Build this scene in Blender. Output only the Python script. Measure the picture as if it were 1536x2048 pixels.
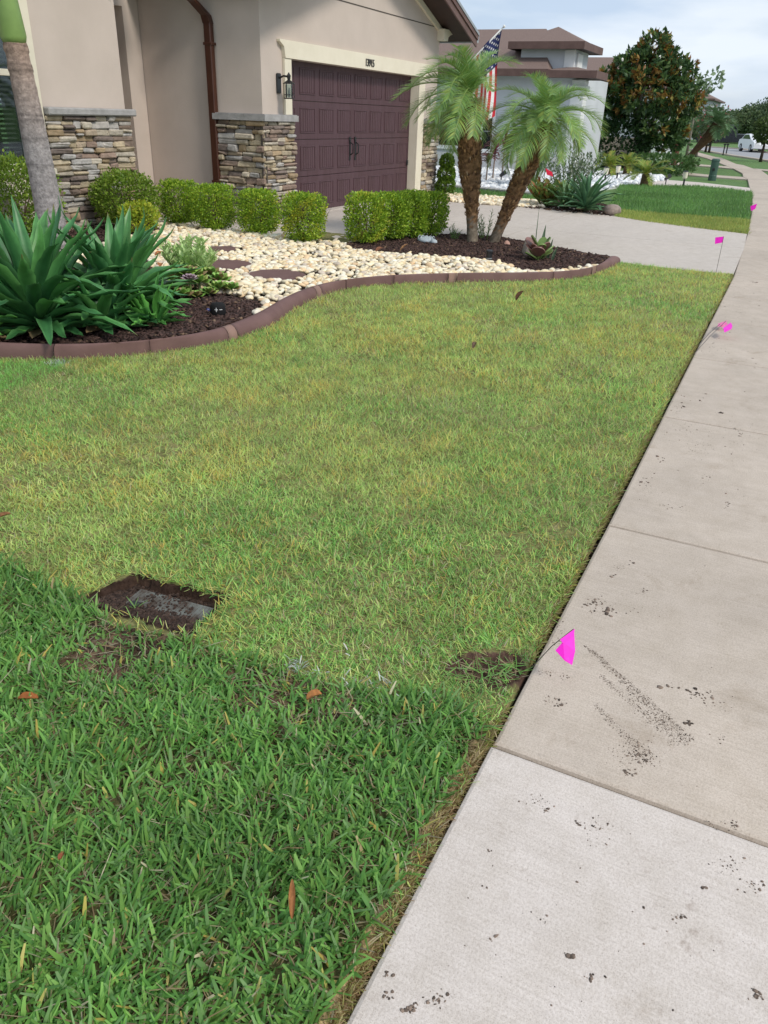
import bpy, math, random
import numpy as np
from mathutils import Vector, Matrix
random.seed(11); rng = np.random.default_rng(11)
for o in list(bpy.data.objects): bpy.data.objects.remove(o)
scene = bpy.context.scene
COL = scene.collection

# ------------------------------------------------------------------ camera
# rows: street direction (x), towards the houses (y), up (z), in camera axes (right, down, forward)
RW = np.array([[0.4430760, -0.3983995, 0.8030949], [-0.8958953, -0.2292348, 0.3805561], [0.0324840, -0.8881043, -0.4584927]])
FPX = 1538.0; EYE = 1.5
cd = bpy.data.cameras.new('camera'); cam = bpy.data.objects.new('camera', cd); COL.objects.link(cam)
right, down, fwd = RW[:, 0], RW[:, 1], RW[:, 2]
cam.matrix_world = Matrix(((right[0], -down[0], -fwd[0], 0), (right[1], -down[1], -fwd[1], 0), (right[2], -down[2], -fwd[2], EYE), (0, 0, 0, 1)))
cd.sensor_fit = 'VERTICAL'; cd.sensor_height = 24.0; cd.lens = FPX / 2048 * 24.0
cd.clip_start = 0.05; cd.clip_end = 3000
scene.camera = cam

# ------------------------------------------------------------------ sky, sun, exposure
SUN_EL, SUN_AZ = math.radians(44), math.radians(196)      # azimuth clockwise from +y
world = bpy.data.worlds.new('World'); scene.world = world; world.use_nodes = True
wn = world.node_tree.nodes; wl = world.node_tree.links; wn.clear()
out = wn.new('ShaderNodeOutputWorld'); bg = wn.new('ShaderNodeBackground'); bg.inputs['Strength'].default_value = 0.088
sky = wn.new('ShaderNodeTexSky'); sky.sky_type = 'NISHITA'; sky.sun_disc = False
sky.sun_elevation = SUN_EL; sky.sun_rotation = SUN_AZ; sky.air_density = 1.0; sky.dust_density = 1.6; sky.ozone_density = 1.2
tc = wn.new('ShaderNodeTexCoord'); mp = wn.new('ShaderNodeMapping'); mp.inputs['Scale'].default_value = (1.0, 1.0, 4.2)
n1 = wn.new('ShaderNodeTexNoise'); n1.inputs['Scale'].default_value = 2.3; n1.inputs['Detail'].default_value = 7; n1.inputs['Roughness'].default_value = 0.55
r1 = wn.new('ShaderNodeValToRGB'); r1.color_ramp.elements[0].position = 0.30; r1.color_ramp.elements[0].color = (0.60, 0.60, 0.60, 1)
r1.color_ramp.elements[1].position = 0.66; r1.color_ramp.elements[1].color = (0.97, 0.97, 0.97, 1)
n2 = wn.new('ShaderNodeTexNoise'); n2.inputs['Scale'].default_value = 5.0; n2.inputs['Detail'].default_value = 6
r2 = wn.new('ShaderNodeValToRGB'); r2.color_ramp.elements[0].position = 0.35; r2.color_ramp.elements[0].color = (4.5, 5.5, 6.9, 1)
r2.color_ramp.elements[1].position = 0.65; r2.color_ramp.elements[1].color = (6.7, 7.3, 8.0, 1)
mx = wn.new('ShaderNodeMix'); mx.data_type = 'RGBA'
wl.new(tc.outputs['Generated'], mp.inputs['Vector']); wl.new(mp.outputs['Vector'], n1.inputs['Vector']); wl.new(mp.outputs['Vector'], n2.inputs['Vector'])
wl.new(n1.outputs['Fac'], r1.inputs['Fac']); wl.new(n2.outputs['Fac'], r2.inputs['Fac'])
wl.new(r1.outputs['Color'], mx.inputs[0]); wl.new(sky.outputs['Color'], mx.inputs[6]); wl.new(r2.outputs['Color'], mx.inputs[7])
wl.new(mx.outputs[2], bg.inputs['Color']); wl.new(bg.outputs['Background'], out.inputs['Surface'])

sd = bpy.data.lights.new('sun', 'SUN'); sd.energy = 1.5; sd.angle = math.radians(12); sd.color = (1.0, 0.93, 0.82)
sun = bpy.data.objects.new('sun', sd); COL.objects.link(sun)
to_sun = Vector((math.sin(SUN_AZ) * math.cos(SUN_EL), math.cos(SUN_AZ) * math.cos(SUN_EL), math.sin(SUN_EL)))
sun.rotation_euler = to_sun.to_track_quat('Z', 'Y').to_euler()
vs = scene.view_settings; vs.view_transform = 'Standard'; vs.look = 'None'; vs.exposure = 0.58; vs.gamma = 1.0
try: vs.use_curve_mapping = False
except Exception: pass

# ------------------------------------------------------------------ helpers
def gp(px, py, z=0.0):
    """ground point seen at a photograph pixel (used once, to survey where things stand)"""
    r = RW @ np.array([px - 768.0, py - 1024.0, FPX]); t = (z - EYE) / r[2]
    return np.array([r[0] * t, r[1] * t, z])
def gps(pts, z=0.0): return [tuple(gp(a, b, z)[:2]) for a, b in pts]

def mesh_np(name, V, Fs, col=None, smooth=False):
    V = np.asarray(V, dtype=np.float32).reshape(-1, 3)
    me = bpy.data.meshes.new(name)
    me.vertices.add(len(V)); me.vertices.foreach_set('co', V.ravel())
    Fs = [np.asarray(f, dtype=np.int32) for f in Fs if len(f)]
    nl = sum(f.size for f in Fs); npoly = sum(len(f) for f in Fs)
    me.loops.add(nl); me.polygons.add(npoly)
    me.loops.foreach_set('vertex_index', np.concatenate([f.ravel() for f in Fs]))
    tot = np.concatenate([np.full(len(f), f.shape[1], dtype=np.int32) for f in Fs])
    st = np.concatenate([[0], np.cumsum(tot)[:-1]]).astype(np.int32)
    me.polygons.foreach_set('loop_start', st)
    if smooth: me.polygons.foreach_set('use_smooth', np.ones(npoly, dtype=bool))
    me.update(calc_edges=True)
    if col is not None:
        a = me.attributes.new('col', 'FLOAT_COLOR', 'POINT')
        c = np.ones((len(V), 4), dtype=np.float32); c[:, :3] = np.asarray(col, dtype=np.float32).reshape(-1, 3)
        a.data.foreach_set('color', c.ravel())
    return me

class MB:
    """collects shapes, builds ONE mesh"""
    def __init__(s): s.V = []; s.F = []; s.C = []; s.n = 0; s.MI = []
    def add(s, V, F, col=(1, 1, 1), mi=0):
        V = [tuple(map(float, v)) for v in V]
        s.V += V; s.F += [tuple(i + s.n for i in f) for f in F]; s.C += [col] * len(V); s.MI += [mi] * len(F); s.n += len(V); return s
    def box(s, x0, x1, y0, y1, z0, z1, col=(1, 1, 1), mi=0):
        V = [(x, y, z) for x in (x0, x1) for y in (y0, y1) for z in (z0, z1)]
        return s.add(V, [(0, 1, 3, 2), (4, 6, 7, 5), (0, 4, 5, 1), (2, 3, 7, 6), (0, 2, 6, 4), (1, 5, 7, 3)], col, mi)
    def bbox(s, x0, x1, y0, y1, z0, z1, b=0.01, col=(1, 1, 1), jit=0.0, mi=0):
        """box with chamfered edges; jit makes it rough"""
        c = ((x0 + x1) / 2, (y0 + y1) / 2, (z0 + z1) / 2); h = ((x1 - x0) / 2, (y1 - y0) / 2, (z1 - z0) / 2)
        b = min(b, min(h) * 0.8); V = []; idx = {}
        for sx in (-1, 1):
            for sy in (-1, 1):
                for sz in (-1, 1):
                    j = [random.uniform(-jit, jit) for _ in range(3)]
                    for a in range(3):
                        q = [h[0] * sx, h[1] * sy, h[2] * sz]
                        for k in range(3):
                            if k != a: q[k] -= b * (sx, sy, sz)[k]
                        idx[(sx, sy, sz, a)] = len(V); V.append(tuple(c[k] + q[k] + j[k] for k in range(3)))
        F = []
        for a in range(3):
            o = [k for k in range(3) if k != a]
            for sg in (-1, 1):
                f = []
                for u, v in ((-1, -1), (1, -1), (1, 1), (-1, 1)):
                    t = [0, 0, 0]; t[a] = sg; t[o[0]] = u; t[o[1]] = v; f.append(idx[(*t, a)])
                if (sg > 0) == (a == 1): f = f[::-1]
                F.append(tuple(f))
        for a in range(3):
            o = [k for k in range(3) if k != a]
            for u in (-1, 1):
                for v in (-1, 1):
                    t = [0, 0, 0]; t[o[0]] = u; t[o[1]] = v
                    t[a] = -1; p0 = idx[(*t, o[0])]; p1 = idx[(*t, o[1])]
                    t[a] = 1; p2 = idx[(*t, o[1])]; p3 = idx[(*t, o[0])]
                    F.append((p0, p1, p2, p3))
        for sx in (-1, 1):
            for sy in (-1, 1):
                for sz in (-1, 1): F.append(tuple(idx[(sx, sy, sz, a)] for a in range(3)))
        return s.add(V, F, col, mi)
    def tube(s, P, R, seg=8, col=(1, 1, 1), cap=True, mi=0, squash=None):
        P = [Vector(p) for p in P]; n = len(P)
        if not hasattr(R, '__len__'): R = [R] * n
        V = []; F = []; ref = Vector((0, 0, 1))
        t0 = (P[1] - P[0]).normalized()
        if abs(t0.dot(ref)) > 0.9: ref = Vector((1, 0, 0))
        u = t0.cross(ref).normalized()
        for i in range(n):
            t = (P[min(i + 1, n - 1)] - P[max(i - 1, 0)]).normalized()
            u = (u - t * u.dot(t)).normalized(); w = t.cross(u)
            for k in range(seg):
                a = 2 * math.pi * k / seg
                V.append(P[i] + (u * math.cos(a) + w * math.sin(a)) * R[i])
        for i in range(n - 1):
            for k in range(seg):
                F.append((i * seg + k, i * seg + (k + 1) % seg, (i + 1) * seg + (k + 1) % seg, (i + 1) * seg + k))
        if cap: F.append(tuple(range(seg))[::-1]); F.append(tuple((n - 1) * seg + k for k in range(seg)))
        return s.add(V, F, col, mi)
    def prism(s, pts, z0, z1, col=(1, 1, 1), mi=0):
        n = len(pts)
        V = [(p[0], p[1], z0) for p in pts] + [(p[0], p[1], z1) for p in pts]
        ar = sum(pts[i][0] * pts[(i + 1) % n][1] - pts[(i + 1) % n][0] * pts[i][1] for i in range(n))
        F = [tuple(range(n))[::-1], tuple(range(n, 2 * n))] + [(i, (i + 1) % n, n + (i + 1) % n, n + i) for i in range(n)]
        if ar < 0: F = [f[::-1] for f in F]
        return s.add(V, F, col, mi)
    def quad(s, a, b, c, d, col=(1, 1, 1), mi=0): return s.add([a, b, c, d], [(0, 1, 2, 3)], col, mi)
    def ball(s, c, r, col=(1, 1, 1), n=6, m=8, jit=0.0, mi=0):
        r = r if hasattr(r, '__len__') else (r, r, r); V = [(c[0], c[1], c[2] - r[2])]; F = []
        for i in range(1, n):
            th = math.pi * i / n
            for k in range(m):
                ph = 2 * math.pi * k / m; j = 1 + random.uniform(-jit, jit)
                V.append((c[0] + r[0] * math.sin(th) * math.cos(ph) * j, c[1] + r[1] * math.sin(th) * math.sin(ph) * j, c[2] - r[2] * math.cos(th) * j))
        V.append((c[0], c[1], c[2] + r[2])); L = len(V) - 1
        for k in range(m): F.append((0, 1 + (k + 1) % m, 1 + k)); F.append((L, 1 + (n - 2) * m + k, 1 + (n - 2) * m + (k + 1) % m))
        for i in range(n - 2):
            for k in range(m): F.append((1 + i * m + k, 1 + i * m + (k + 1) % m, 1 + (i + 1) * m + (k + 1) % m, 1 + (i + 1) * m + k))
        return s.add(V, F, col, mi)
    def mesh(s, name, smooth=False):
        me = bpy.data.meshes.new(name); me.from_pydata(s.V, [], s.F)
        a = me.attributes.new('col', 'FLOAT_COLOR', 'POINT')
        c = np.ones((s.n, 4), dtype=np.float32); c[:, :3] = np.array(s.C, dtype=np.float32).reshape(-1, 3); a.data.foreach_set('color', c.ravel())
        if any(s.MI): me.polygons.foreach_set('material_index', np.array(s.MI, dtype=np.int32))
        if smooth: me.polygons.foreach_set('use_smooth', np.ones(len(s.F), dtype=bool))
        me.update(); return me
    def build(s, name, mats, parent=None, smooth=False): return obj(name, s.mesh(name, smooth), mats, parent)

def obj(name, me, mats, parent=None):
    o = bpy.data.objects.new(name, me); COL.objects.link(o)
    if me is not None:
        for m in (mats if isinstance(mats, (list, tuple)) else [mats]):
            if me.materials.find(m.name) < 0: me.materials.append(m)
    if parent is not None: o.parent = parent
    return o
def tag(o, label=None, cat=None, group=None, kind=None):
    if label: o['label'] = label
    if cat: o['category'] = cat
    if group: o['group'] = group
    if kind: o['kind'] = kind
    return o
def thing(name, label, cat, loc=(0, 0, 0), rz=0.0, group=None):
    o = bpy.data.objects.new(name, None); COL.objects.link(o); o.location = loc; o.rotation_euler = (0, 0, rz); o.empty_display_size = 0.2
    return tag(o, label, cat, group)

# value noise for scattering
_g = rng.random((64, 64))
def vnoise(x, y, s=1.0):
    x = np.asarray(x) * s + 17.3; y = np.asarray(y) * s + 5.7
    i = np.floor(x).astype(int); j = np.floor(y).astype(int); fx = x - i; fy = y - j
    fx = fx * fx * (3 - 2 * fx); fy = fy * fy * (3 - 2 * fy)
    g = lambda a, b: _g[a % 64, b % 64]
    return (g(i, j) * (1 - fx) + g(i + 1, j) * fx) * (1 - fy) + (g(i, j + 1) * (1 - fx) + g(i + 1, j + 1) * fx) * fy
def fbm(x, y, s): return (vnoise(x, y, s) + 0.5 * vnoise(y, x, s * 2.1) + 0.25 * vnoise(x, y, s * 4.3)) / 1.75
def inpoly(x, y, poly):
    x = np.asarray(x); y = np.asarray(y); r = np.zeros(x.shape, bool); n = len(poly)
    for i in range(n):
        x1, y1 = poly[i]; x2, y2 = poly[(i + 1) % n]
        c = ((y1 > y) != (y2 > y)); xi = (x2 - x1) * (y - y1) / ((y2 - y1) if y2 != y1 else 1e-9) + x1
        r ^= c & (x < xi)
    return r
def scatter(poly, n):
    P = np.array(poly); lo = P.min(0); hi = P.max(0); out = np.zeros((0, 2))
    while len(out) < n:
        q = lo + rng.random((n * 2, 2)) * (hi - lo); q = q[inpoly(q[:, 0], q[:, 1], poly)]; out = np.vstack([out, q])
        if len(q) == 0: break
    return out[:n]

# ------------------------------------------------------------------ materials
def nodes(name):
    m = bpy.data.materials.new(name); m.use_nodes = True; nt = m.node_tree
    b = nt.nodes['Principled BSDF']; return m, nt.nodes, nt.links, b
def ramp(N, stops):
    r = N.new('ShaderNodeValToRGB'); e = r.color_ramp.elements
    while len(e) < len(stops): e.new(0.5)
    for k, (p, c) in enumerate(stops): e[k].position = p; e[k].color = (c[0], c[1], c[2], 1)
    return r
def noise(N, L, vec, scale, detail=5, rough=0.6, dist=0.0):
    n = N.new('ShaderNodeTexNoise'); n.inputs['Scale'].default_value = scale; n.inputs['Detail'].default_value = detail
    n.inputs['Roughness'].default_value = rough; n.inputs['Distortion'].default_value = dist
    if vec is not None: L.new(vec, n.inputs['Vector'])
    return n
def mixc(N, L, fac, a, b, mode='MIX'):
    x = N.new('ShaderNodeMix'); x.data_type = 'RGBA'; x.blend_type = mode
    for s, v in ((0, fac), (6, a), (7, b)):
        if hasattr(v, 'is_linked') or hasattr(v, 'links'): L.new(v, x.inputs[s])
        elif s == 0: x.inputs[0].default_value = v
        else: x.inputs[s].default_value = (v[0], v[1], v[2], 1)
    return x.outputs[2]
def bump(N, L, h, b, strength, dist=0.01):
    x = N.new('ShaderNodeBump'); x.inputs['Strength'].default_value = strength; x.inputs['Distance'].default_value = dist
    L.new(h, x.inputs['Height']); L.new(x.outputs['Normal'], b.inputs['Normal'])
def mat(name, c1, c2=None, scale=6.0, rough=0.8, bscale=None, bstr=0.3, bdist=0.01, lo=0.35, hi=0.65, spec=0.3, metal=0.0, stretch=None, coord='Object'):
    m, N, L, b = nodes(name); b.inputs['Roughness'].default_value = rough; b.inputs['Specular IOR Level'].default_value = spec; b.inputs['Metallic'].default_value = metal
    c2 = c2 or tuple(k * 0.85 for k in c1)
    t = N.new('ShaderNodeTexCoord'); v = t.outputs[coord]
    if stretch:
        q = N.new('ShaderNodeMapping'); q.inputs['Scale'].default_value = stretch; L.new(v, q.inputs['Vector']); v = q.outputs['Vector']
    n = noise(N, L, v, scale); r = ramp(N, [(lo, c1), (hi, c2)]); L.new(n.outputs['Fac'], r.inputs['Fac']); L.new(r.outputs['Color'], b.inputs['Base Color'])
    if bscale:
        k = noise(N, L, v, bscale, 4); bump(N, L, k.outputs['Fac'], b, bstr, bdist)
    return m
def mat_attr(name, rough=0.6, trans=0.0, scale=None, var=0.25, spec=0.3, bscale=None, bstr=0.4, bdist=0.005):
    """colour of each piece from its own colour attribute, with a little grain"""
    m, N, L, b = nodes(name); b.inputs['Roughness'].default_value = rough; b.inputs['Specular IOR Level'].default_value = spec
    a = N.new('ShaderNodeAttribute'); a.attribute_name = 'col'; c = a.outputs['Color']; t = N.new('ShaderNodeTexCoord')
    if scale:
        n = noise(N, L, t.outputs['Object'], scale); r = ramp(N, [(0.3, (1 - var,) * 3), (0.7, (1 + var,) * 3)]); L.new(n.outputs['Fac'], r.inputs['Fac'])
        c = mixc(N, L, 1.0, c, r.outputs['Color'], 'MULTIPLY')
    L.new(c, b.inputs['Base Color'])
    if bscale:
        k = noise(N, L, t.outputs['Object'], bscale, 4); bump(N, L, k.outputs['Fac'], b, bstr, bdist)
    if trans > 0:
        tr = N.new('ShaderNodeBsdfTranslucent'); L.new(c, tr.inputs['Color']); ms = N.new('ShaderNodeMixShader'); ms.inputs[0].default_value = trans
        o = N['Material Output']; L.new(b.outputs['BSDF'], ms.inputs[1]); L.new(tr.outputs['BSDF'], ms.inputs[2]); L.new(ms.outputs['Shader'], o.inputs['Surface'])
    return m
def mat_concrete(name, base, dirt=(0.10, 0.075, 0.05), dark=0.80, speck=0.62, speck_col=(0.16, 0.13, 0.11)):
    m, N, L, b = nodes(name); b.inputs['Roughness'].default_value = 0.9; b.inputs['Specular IOR Level'].default_value = 0.2
    t = N.new('ShaderNodeTexCoord'); v = t.outputs['Object']
    n1 = noise(N, L, v, 0.9, 8, 0.68); r1 = ramp(N, [(0.3, tuple(k * dark for k in base)), (0.7, tuple(min(1, k * 1.05) for k in base))]); L.new(n1.outputs['Fac'], r1.inputs['Fac'])
    n2 = noise(N, L, v, 9, 8, 0.7); r2 = ramp(N, [(0.3, (0.90, 0.89, 0.87)), (0.65, (1.04, 1.04, 1.05))]); L.new(n2.outputs['Fac'], r2.inputs['Fac'])
    c = mixc(N, L, 1.0, r1.outputs['Color'], r2.outputs['Color'], 'MULTIPLY')
    n3 = noise(N, L, v, 48, 3, 0.5); r3 = ramp(N, [(speck, (0, 0, 0)), (speck + 0.17, (1, 1, 1))]); L.new(n3.outputs['Fac'], r3.inputs['Fac'])
    n4 = noise(N, L, v, 2.6, 3, 0.5); r4 = ramp(N, [(0.45, (0, 0, 0)), (0.7, (0.55, 0.55, 0.55))]); L.new(n4.outputs['Fac'], r4.inputs['Fac'])
    f = N.new('ShaderNodeMath'); f.operation = 'MULTIPLY'; L.new(r3.outputs['Color'], f.inputs[0]); L.new(r4.outputs['Color'], f.inputs[1])
    c = mixc(N, L, f.outputs[0], c, speck_col)
    n5 = noise(N, L, v, 170, 2, 0.5); r5 = ramp(N, [(0.30, (0.86, 0.85, 0.84)), (0.6, (1.03, 1.03, 1.03))]); L.new(n5.outputs['Fac'], r5.inputs['Fac'])
    c = mixc(N, L, 1.0, c, r5.outputs['Color'], 'MULTIPLY')
    mpg = N.new('ShaderNodeMapping'); mpg.inputs['Scale'].default_value = (150, 2.5, 1); L.new(v, mpg.inputs['Vector'])
    n6 = noise(N, L, mpg.outputs['Vector'], 1.0, 4, 0.6); r6 = ramp(N, [(0.3, (0.93, 0.925, 0.92)), (0.7, (1.05, 1.05, 1.05))]); L.new(n6.outputs['Fac'], r6.inputs['Fac'])
    c = mixc(N, L, 1.0, c, r6.outputs['Color'], 'MULTIPLY')
    n7 = noise(N, L, v, 3.1, 9, 0.72, 0.6); r7 = ramp(N, [(0.58, (1, 1, 1)), (0.72, (0.80, 0.77, 0.73))]); L.new(n7.outputs['Fac'], r7.inputs['Fac'])
    c = mixc(N, L, 1.0, c, r7.outputs['Color'], 'MULTIPLY')
    n8 = noise(N, L, v, 420, 2, 0.5); r8 = ramp(N, [(0.32, (0.74, 0.71, 0.68)), (0.46, (1, 1, 1))]); L.new(n8.outputs['Fac'], r8.inputs['Fac'])
    c = mixc(N, L, 1.0, c, r8.outputs['Color'], 'MULTIPLY')
    ad = N.new('ShaderNodeMath'); ad.operation = 'ADD'; L.new(n5.outputs['Fac'], ad.inputs[0]); L.new(n6.outputs['Fac'], ad.inputs[1])
    L.new(c, b.inputs['Base Color']); bump(N, L, ad.outputs[0], b, 0.3, 0.002)
    return m

STUCCO = mat('stucco', (0.61, 0.525, 0.465), (0.55, 0.472, 0.415), 1.1, 0.92, 60, 0.5, 0.006, spec=0.1)
GREYSTUCCO = mat('grey_stucco', (0.60, 0.62, 0.65), (0.54, 0.56, 0.59), 1.5, 0.9, 40, 0.3, spec=0.1)
WHITEPAINT = mat('white_paint', (0.78, 0.79, 0.78), (0.70, 0.71, 0.71), 3, 0.7)
CREAM = mat('cream_trim', (0.80, 0.74, 0.60), (0.75, 0.69, 0.55), 4, 0.6, 90, 0.15, 0.003)
DOORM = mat('plum_door', (0.100, 0.056, 0.066), (0.076, 0.040, 0.045), 2.2, 0.5, 40, 0.25, 0.003, stretch=(8, 8, 0.6))
BROWNMETAL = mat('brown_metal', (0.075, 0.026, 0.014), (0.055, 0.018, 0.010), 3, 0.35, spec=0.5)
FASCIA = mat('brown_fascia', (0.16, 0.095, 0.080), (0.12, 0.07, 0.06), 4, 0.55)
SOFFIT = mat('soffit', (0.060, 0.035, 0.028), (0.045, 0.027, 0.022), 5, 0.7)
GREYMETAL = mat('grey_metal', (0.42, 0.44, 0.45), (0.34, 0.36, 0.37), 6, 0.4, metal=0.4)
BLACKMETAL = mat('black_metal', (0.018, 0.019, 0.021), (0.012, 0.012, 0.013), 8, 0.4, spec=0.5)
LEDGE = mat('ledge_stone', (0.40, 0.39, 0.385), (0.30, 0.295, 0.29), 9, 0.85, 35, 0.8, 0.01)
STONE = mat_attr('veneer_stone', 0.85, 0, 14, 0.28, 0.2, 30, 0.8, 0.012)
MORTAR = mat('mortar', (0.10, 0.085, 0.07), (0.07, 0.06, 0.05), 20, 0.95)
EDGING = mat('brown_kerb', (0.185, 0.108, 0.098), (0.145, 0.082, 0.075), 5, 0.75, 60, 0.3, 0.004)
EDGEBAND = mat('tan_kerb_band', (0.30, 0.19, 0.155), (0.25, 0.155, 0.13), 8, 0.8, 60, 0.3, 0.004)
CONC_OLD = mat_concrete('old_concrete', (0.585, 0.505, 0.425))
CONC_NEW = mat_concrete('pale_concrete', (0.665, 0.60, 0.545), dark=0.93, speck=0.585, speck_col=(0.27, 0.20, 0.155))
CONC_DRIVE = mat_concrete('drive_concrete', (0.60, 0.545, 0.49), dark=0.93, speck=0.72)
ROADM = mat('asphalt', (0.36, 0.36, 0.37), (0.31, 0.31, 0.32), 3, 0.9, 80, 0.3)
SOIL = mat('dark_soil', (0.050, 0.030, 0.020), (0.026, 0.016, 0.012), 30, 0.95, 70, 1.0, 0.012)
MULCHM = mat_attr('mulch_chips', 0.9, 0, 60, 0.3)
PEBBLEM = mat_attr('pebbles', 0.65, 0, 25, 0.12, 0.3)
GRASSM = mat_attr('grass_blades', 0.5, 0.45, None, spec=0.3)
LEAFM = mat_attr('leaves', 0.45, 0.30, None, spec=0.35)
AGAVEM = mat_attr('agave_skin', 0.42, 0.05, 9, 0.22, 0.45)
BARKM = mat_attr('bark', 0.9, 0, 30, 0.35, 0.15, 55, 1.0, 0.01)
PLAIN = mat_attr('painted', 0.5, 0, 12, 0.06)
WOODM = mat('twig', (0.16, 0.11, 0.07), (0.10, 0.07, 0.045), 20, 0.9)
LAWNBASE = mat('turf_thatch', (0.10, 0.085, 0.035), (0.060, 0.055, 0.022), 14, 0.95, 60, 0.8, 0.01)
FARLAWN = mat('far_lawn', (0.11, 0.21, 0.07), (0.15, 0.245, 0.075), 2.2, 0.9, 60, 1.0, 0.03)
SHINGLE = mat('roof_shingles', (0.245, 0.175, 0.150), (0.175, 0.125, 0.108), 30, 0.9, 50, 0.5, 0.01, stretch=(1, 1, 3))
def glass(name, c, rough=0.06):
    m, N, L, b = nodes(name); b.inputs['Base Color'].default_value = (*c, 1); b.inputs['Roughness'].default_value = rough; b.inputs['Specular IOR Level'].default_value = 0.6
    return m
DARKGLASS = glass('dark_glass', (0.010, 0.013, 0.014), 0.05)
def seeglass():
    m = bpy.data.materials.new('clear_glass'); m.use_nodes = True; N = m.node_tree.nodes; L = m.node_tree.links; N.clear()
    o = N.new('ShaderNodeOutputMaterial'); t = N.new('ShaderNodeBsdfTransparent'); t.inputs['Color'].default_value = (0.62, 0.68, 0.68, 1)
    g = N.new('ShaderNodeBsdfGlossy'); g.inputs['Roughness'].default_value = 0.03; f = N.new('ShaderNodeFresnel'); f.inputs['IOR'].default_value = 1.5
    x = N.new('ShaderNodeMixShader'); L.new(f.outputs[0], x.inputs[0]); L.new(t.outputs[0], x.inputs[1]); L.new(g.outputs[0], x.inputs[2]); L.new(x.outputs[0], o.inputs['Surface'])
    return m
CLEAR = seeglass()
PINK = mat('pink_vinyl', (0.88, 0.018, 0.60), (0.80, 0.014, 0.52), 20, 0.4)
PINKFADED = mat('faded_pink_vinyl', (0.80, 0.20, 0.42), (0.70, 0.12, 0.35), 20, 0.5)
# ------------------------------------------------------------------ the setting: ground, road, pavement, driveways
def structure(o): return tag(o, kind='structure')
def sheet(name, pts, z, m, parent=None, thick=0.06):
    return MB().prism(pts, z - thick, z).build(name, m, parent)
structure(MB().prism([(-60, -120), (900, -500), (900, 700), (-60, 300)], -0.5, -0.05).build('ground', FARLAWN))

sidewalk = structure(thing('sidewalk', None, None)); del sidewalk['kind']; sidewalk['kind'] = 'structure'
jx = [-1.5, 0.02, 1.541, 2.996, 4.526, 5.974, 7.325, 8.566, 9.951, 11.35, 12.75, 14.14, 15.6, 17.1, 18.6, 20.1, 21.8, 23.5]
def swl(x): return float(np.interp(x, [-2, 1.5, 3, 9.95, 14.14, 17.86, 23.77], [0.40, 0.385, 0.375, 0.38, 0.487, 0.632, 0.93]))
for k in range(len(jx) - 1):
    a, b = jx[k] + 0.004, jx[k + 1] - 0.004
    if k == 1: b -= 0.006
    if k == 2: a += 0.006
    tilt = 0.012 if k == 1 else 0.0
    mb = MB(); r = 0.012; n = 5
    # slab with rounded rim: rings from the foot up over the arris
    def ring(ins, z):
        P = []
        for t in np.linspace(0, 1, n): x = a + ins + (b - a - 2 * ins) * t; P.append((x, swl(x) - ins, z + tilt))
        for t in np.linspace(1, 0, n): x = a + ins + (b - a - 2 * ins) * t; P.append((x, swl(x) - 1.52 + ins, z + tilt))
        return P
    rings = [ring(0, -0.09), ring(0, -r), ring(r * 0.3, -r * 0.3), ring(r, 0)]
    V = [p for q in rings for p in q]; m_ = 2 * n; F = []
    for i in range(3):
        for j in range(m_): F.append((i * m_ + (j + 1) % m_, i * m_ + j, (i + 1) * m_ + j, (i + 1) * m_ + (j + 1) % m_))
    F.append(tuple(3 * m_ + j for j in range(m_))[::-1])
    mb.add(V, F)
    s = mb.build('slab', CONC_NEW if k <= 1 else CONC_OLD, sidewalk)
# dark soil in the joints and along the edge
structure(MB().prism([(-1.5, -1.3), (9.9, -1.3), (9.9, 0.60), (-1.5, 0.60)], -0.2, -0.038).build('soil_bed', SOIL))

far_left = [(1505, 386), (1499.4, 373), (1495.5, 357.7), (1487, 353), (1485, 346), (1467.5, 337), (1454.5, 331.6), (1435, 323.8), (1414, 316), (1398.5, 312), (1383, 306), (1375, 303)]
far_right = [(1389, 303), (1398.5, 305), (1430, 313.4), (1445, 316), (1472.7, 327.7), (1487, 330), (1506.6, 337), (1522, 340), (1536, 350)]
fl = gps(far_left); fr = gps(far_right)
structure(sheet('footpath', [(23.55, 0.93)] + fl[1:] + fr + [(23.55, -0.6)], -0.006, CONC_OLD))

def slab_group(name, polys, m):
    e = tag(thing(name, None, None), kind='structure')
    for p in polys: sheet('slab', p, 0.0, m, e, 0.1)
    return e
slab_group('driveway', [
    [(9.962, 0.392), (12.395, 0.43), (12.395, 3.575), (9.962, 3.575)],
    [(12.405, 0.43), (14.21, 0.497), (15.05, 2.3), (15.55, 2.95), (16.35, 3.575), (12.405, 3.575)],
    [(8.955, 3.585), (12.395, 3.585), (12.395, 7.06), (10.42, 7.06), (8.955, 7.06)],
    [(12.405, 3.585), (16.37, 3.585), (16.4, 7.06), (12.405, 7.06)]], CONC_DRIVE)
slab_group('front_walk', [[(8.955, 7.07), (10.30, 7.07), (10.30, 10.3), (8.955, 10.3)]], CONC_DRIVE)
sheet('garage_sill', [(11.0, 7.065), (15.78, 7.065), (15.78, 7.4), (11.0, 7.4)], 0.015, CONC_DRIVE)
structure(bpy.data.objects['garage_sill'])

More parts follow.
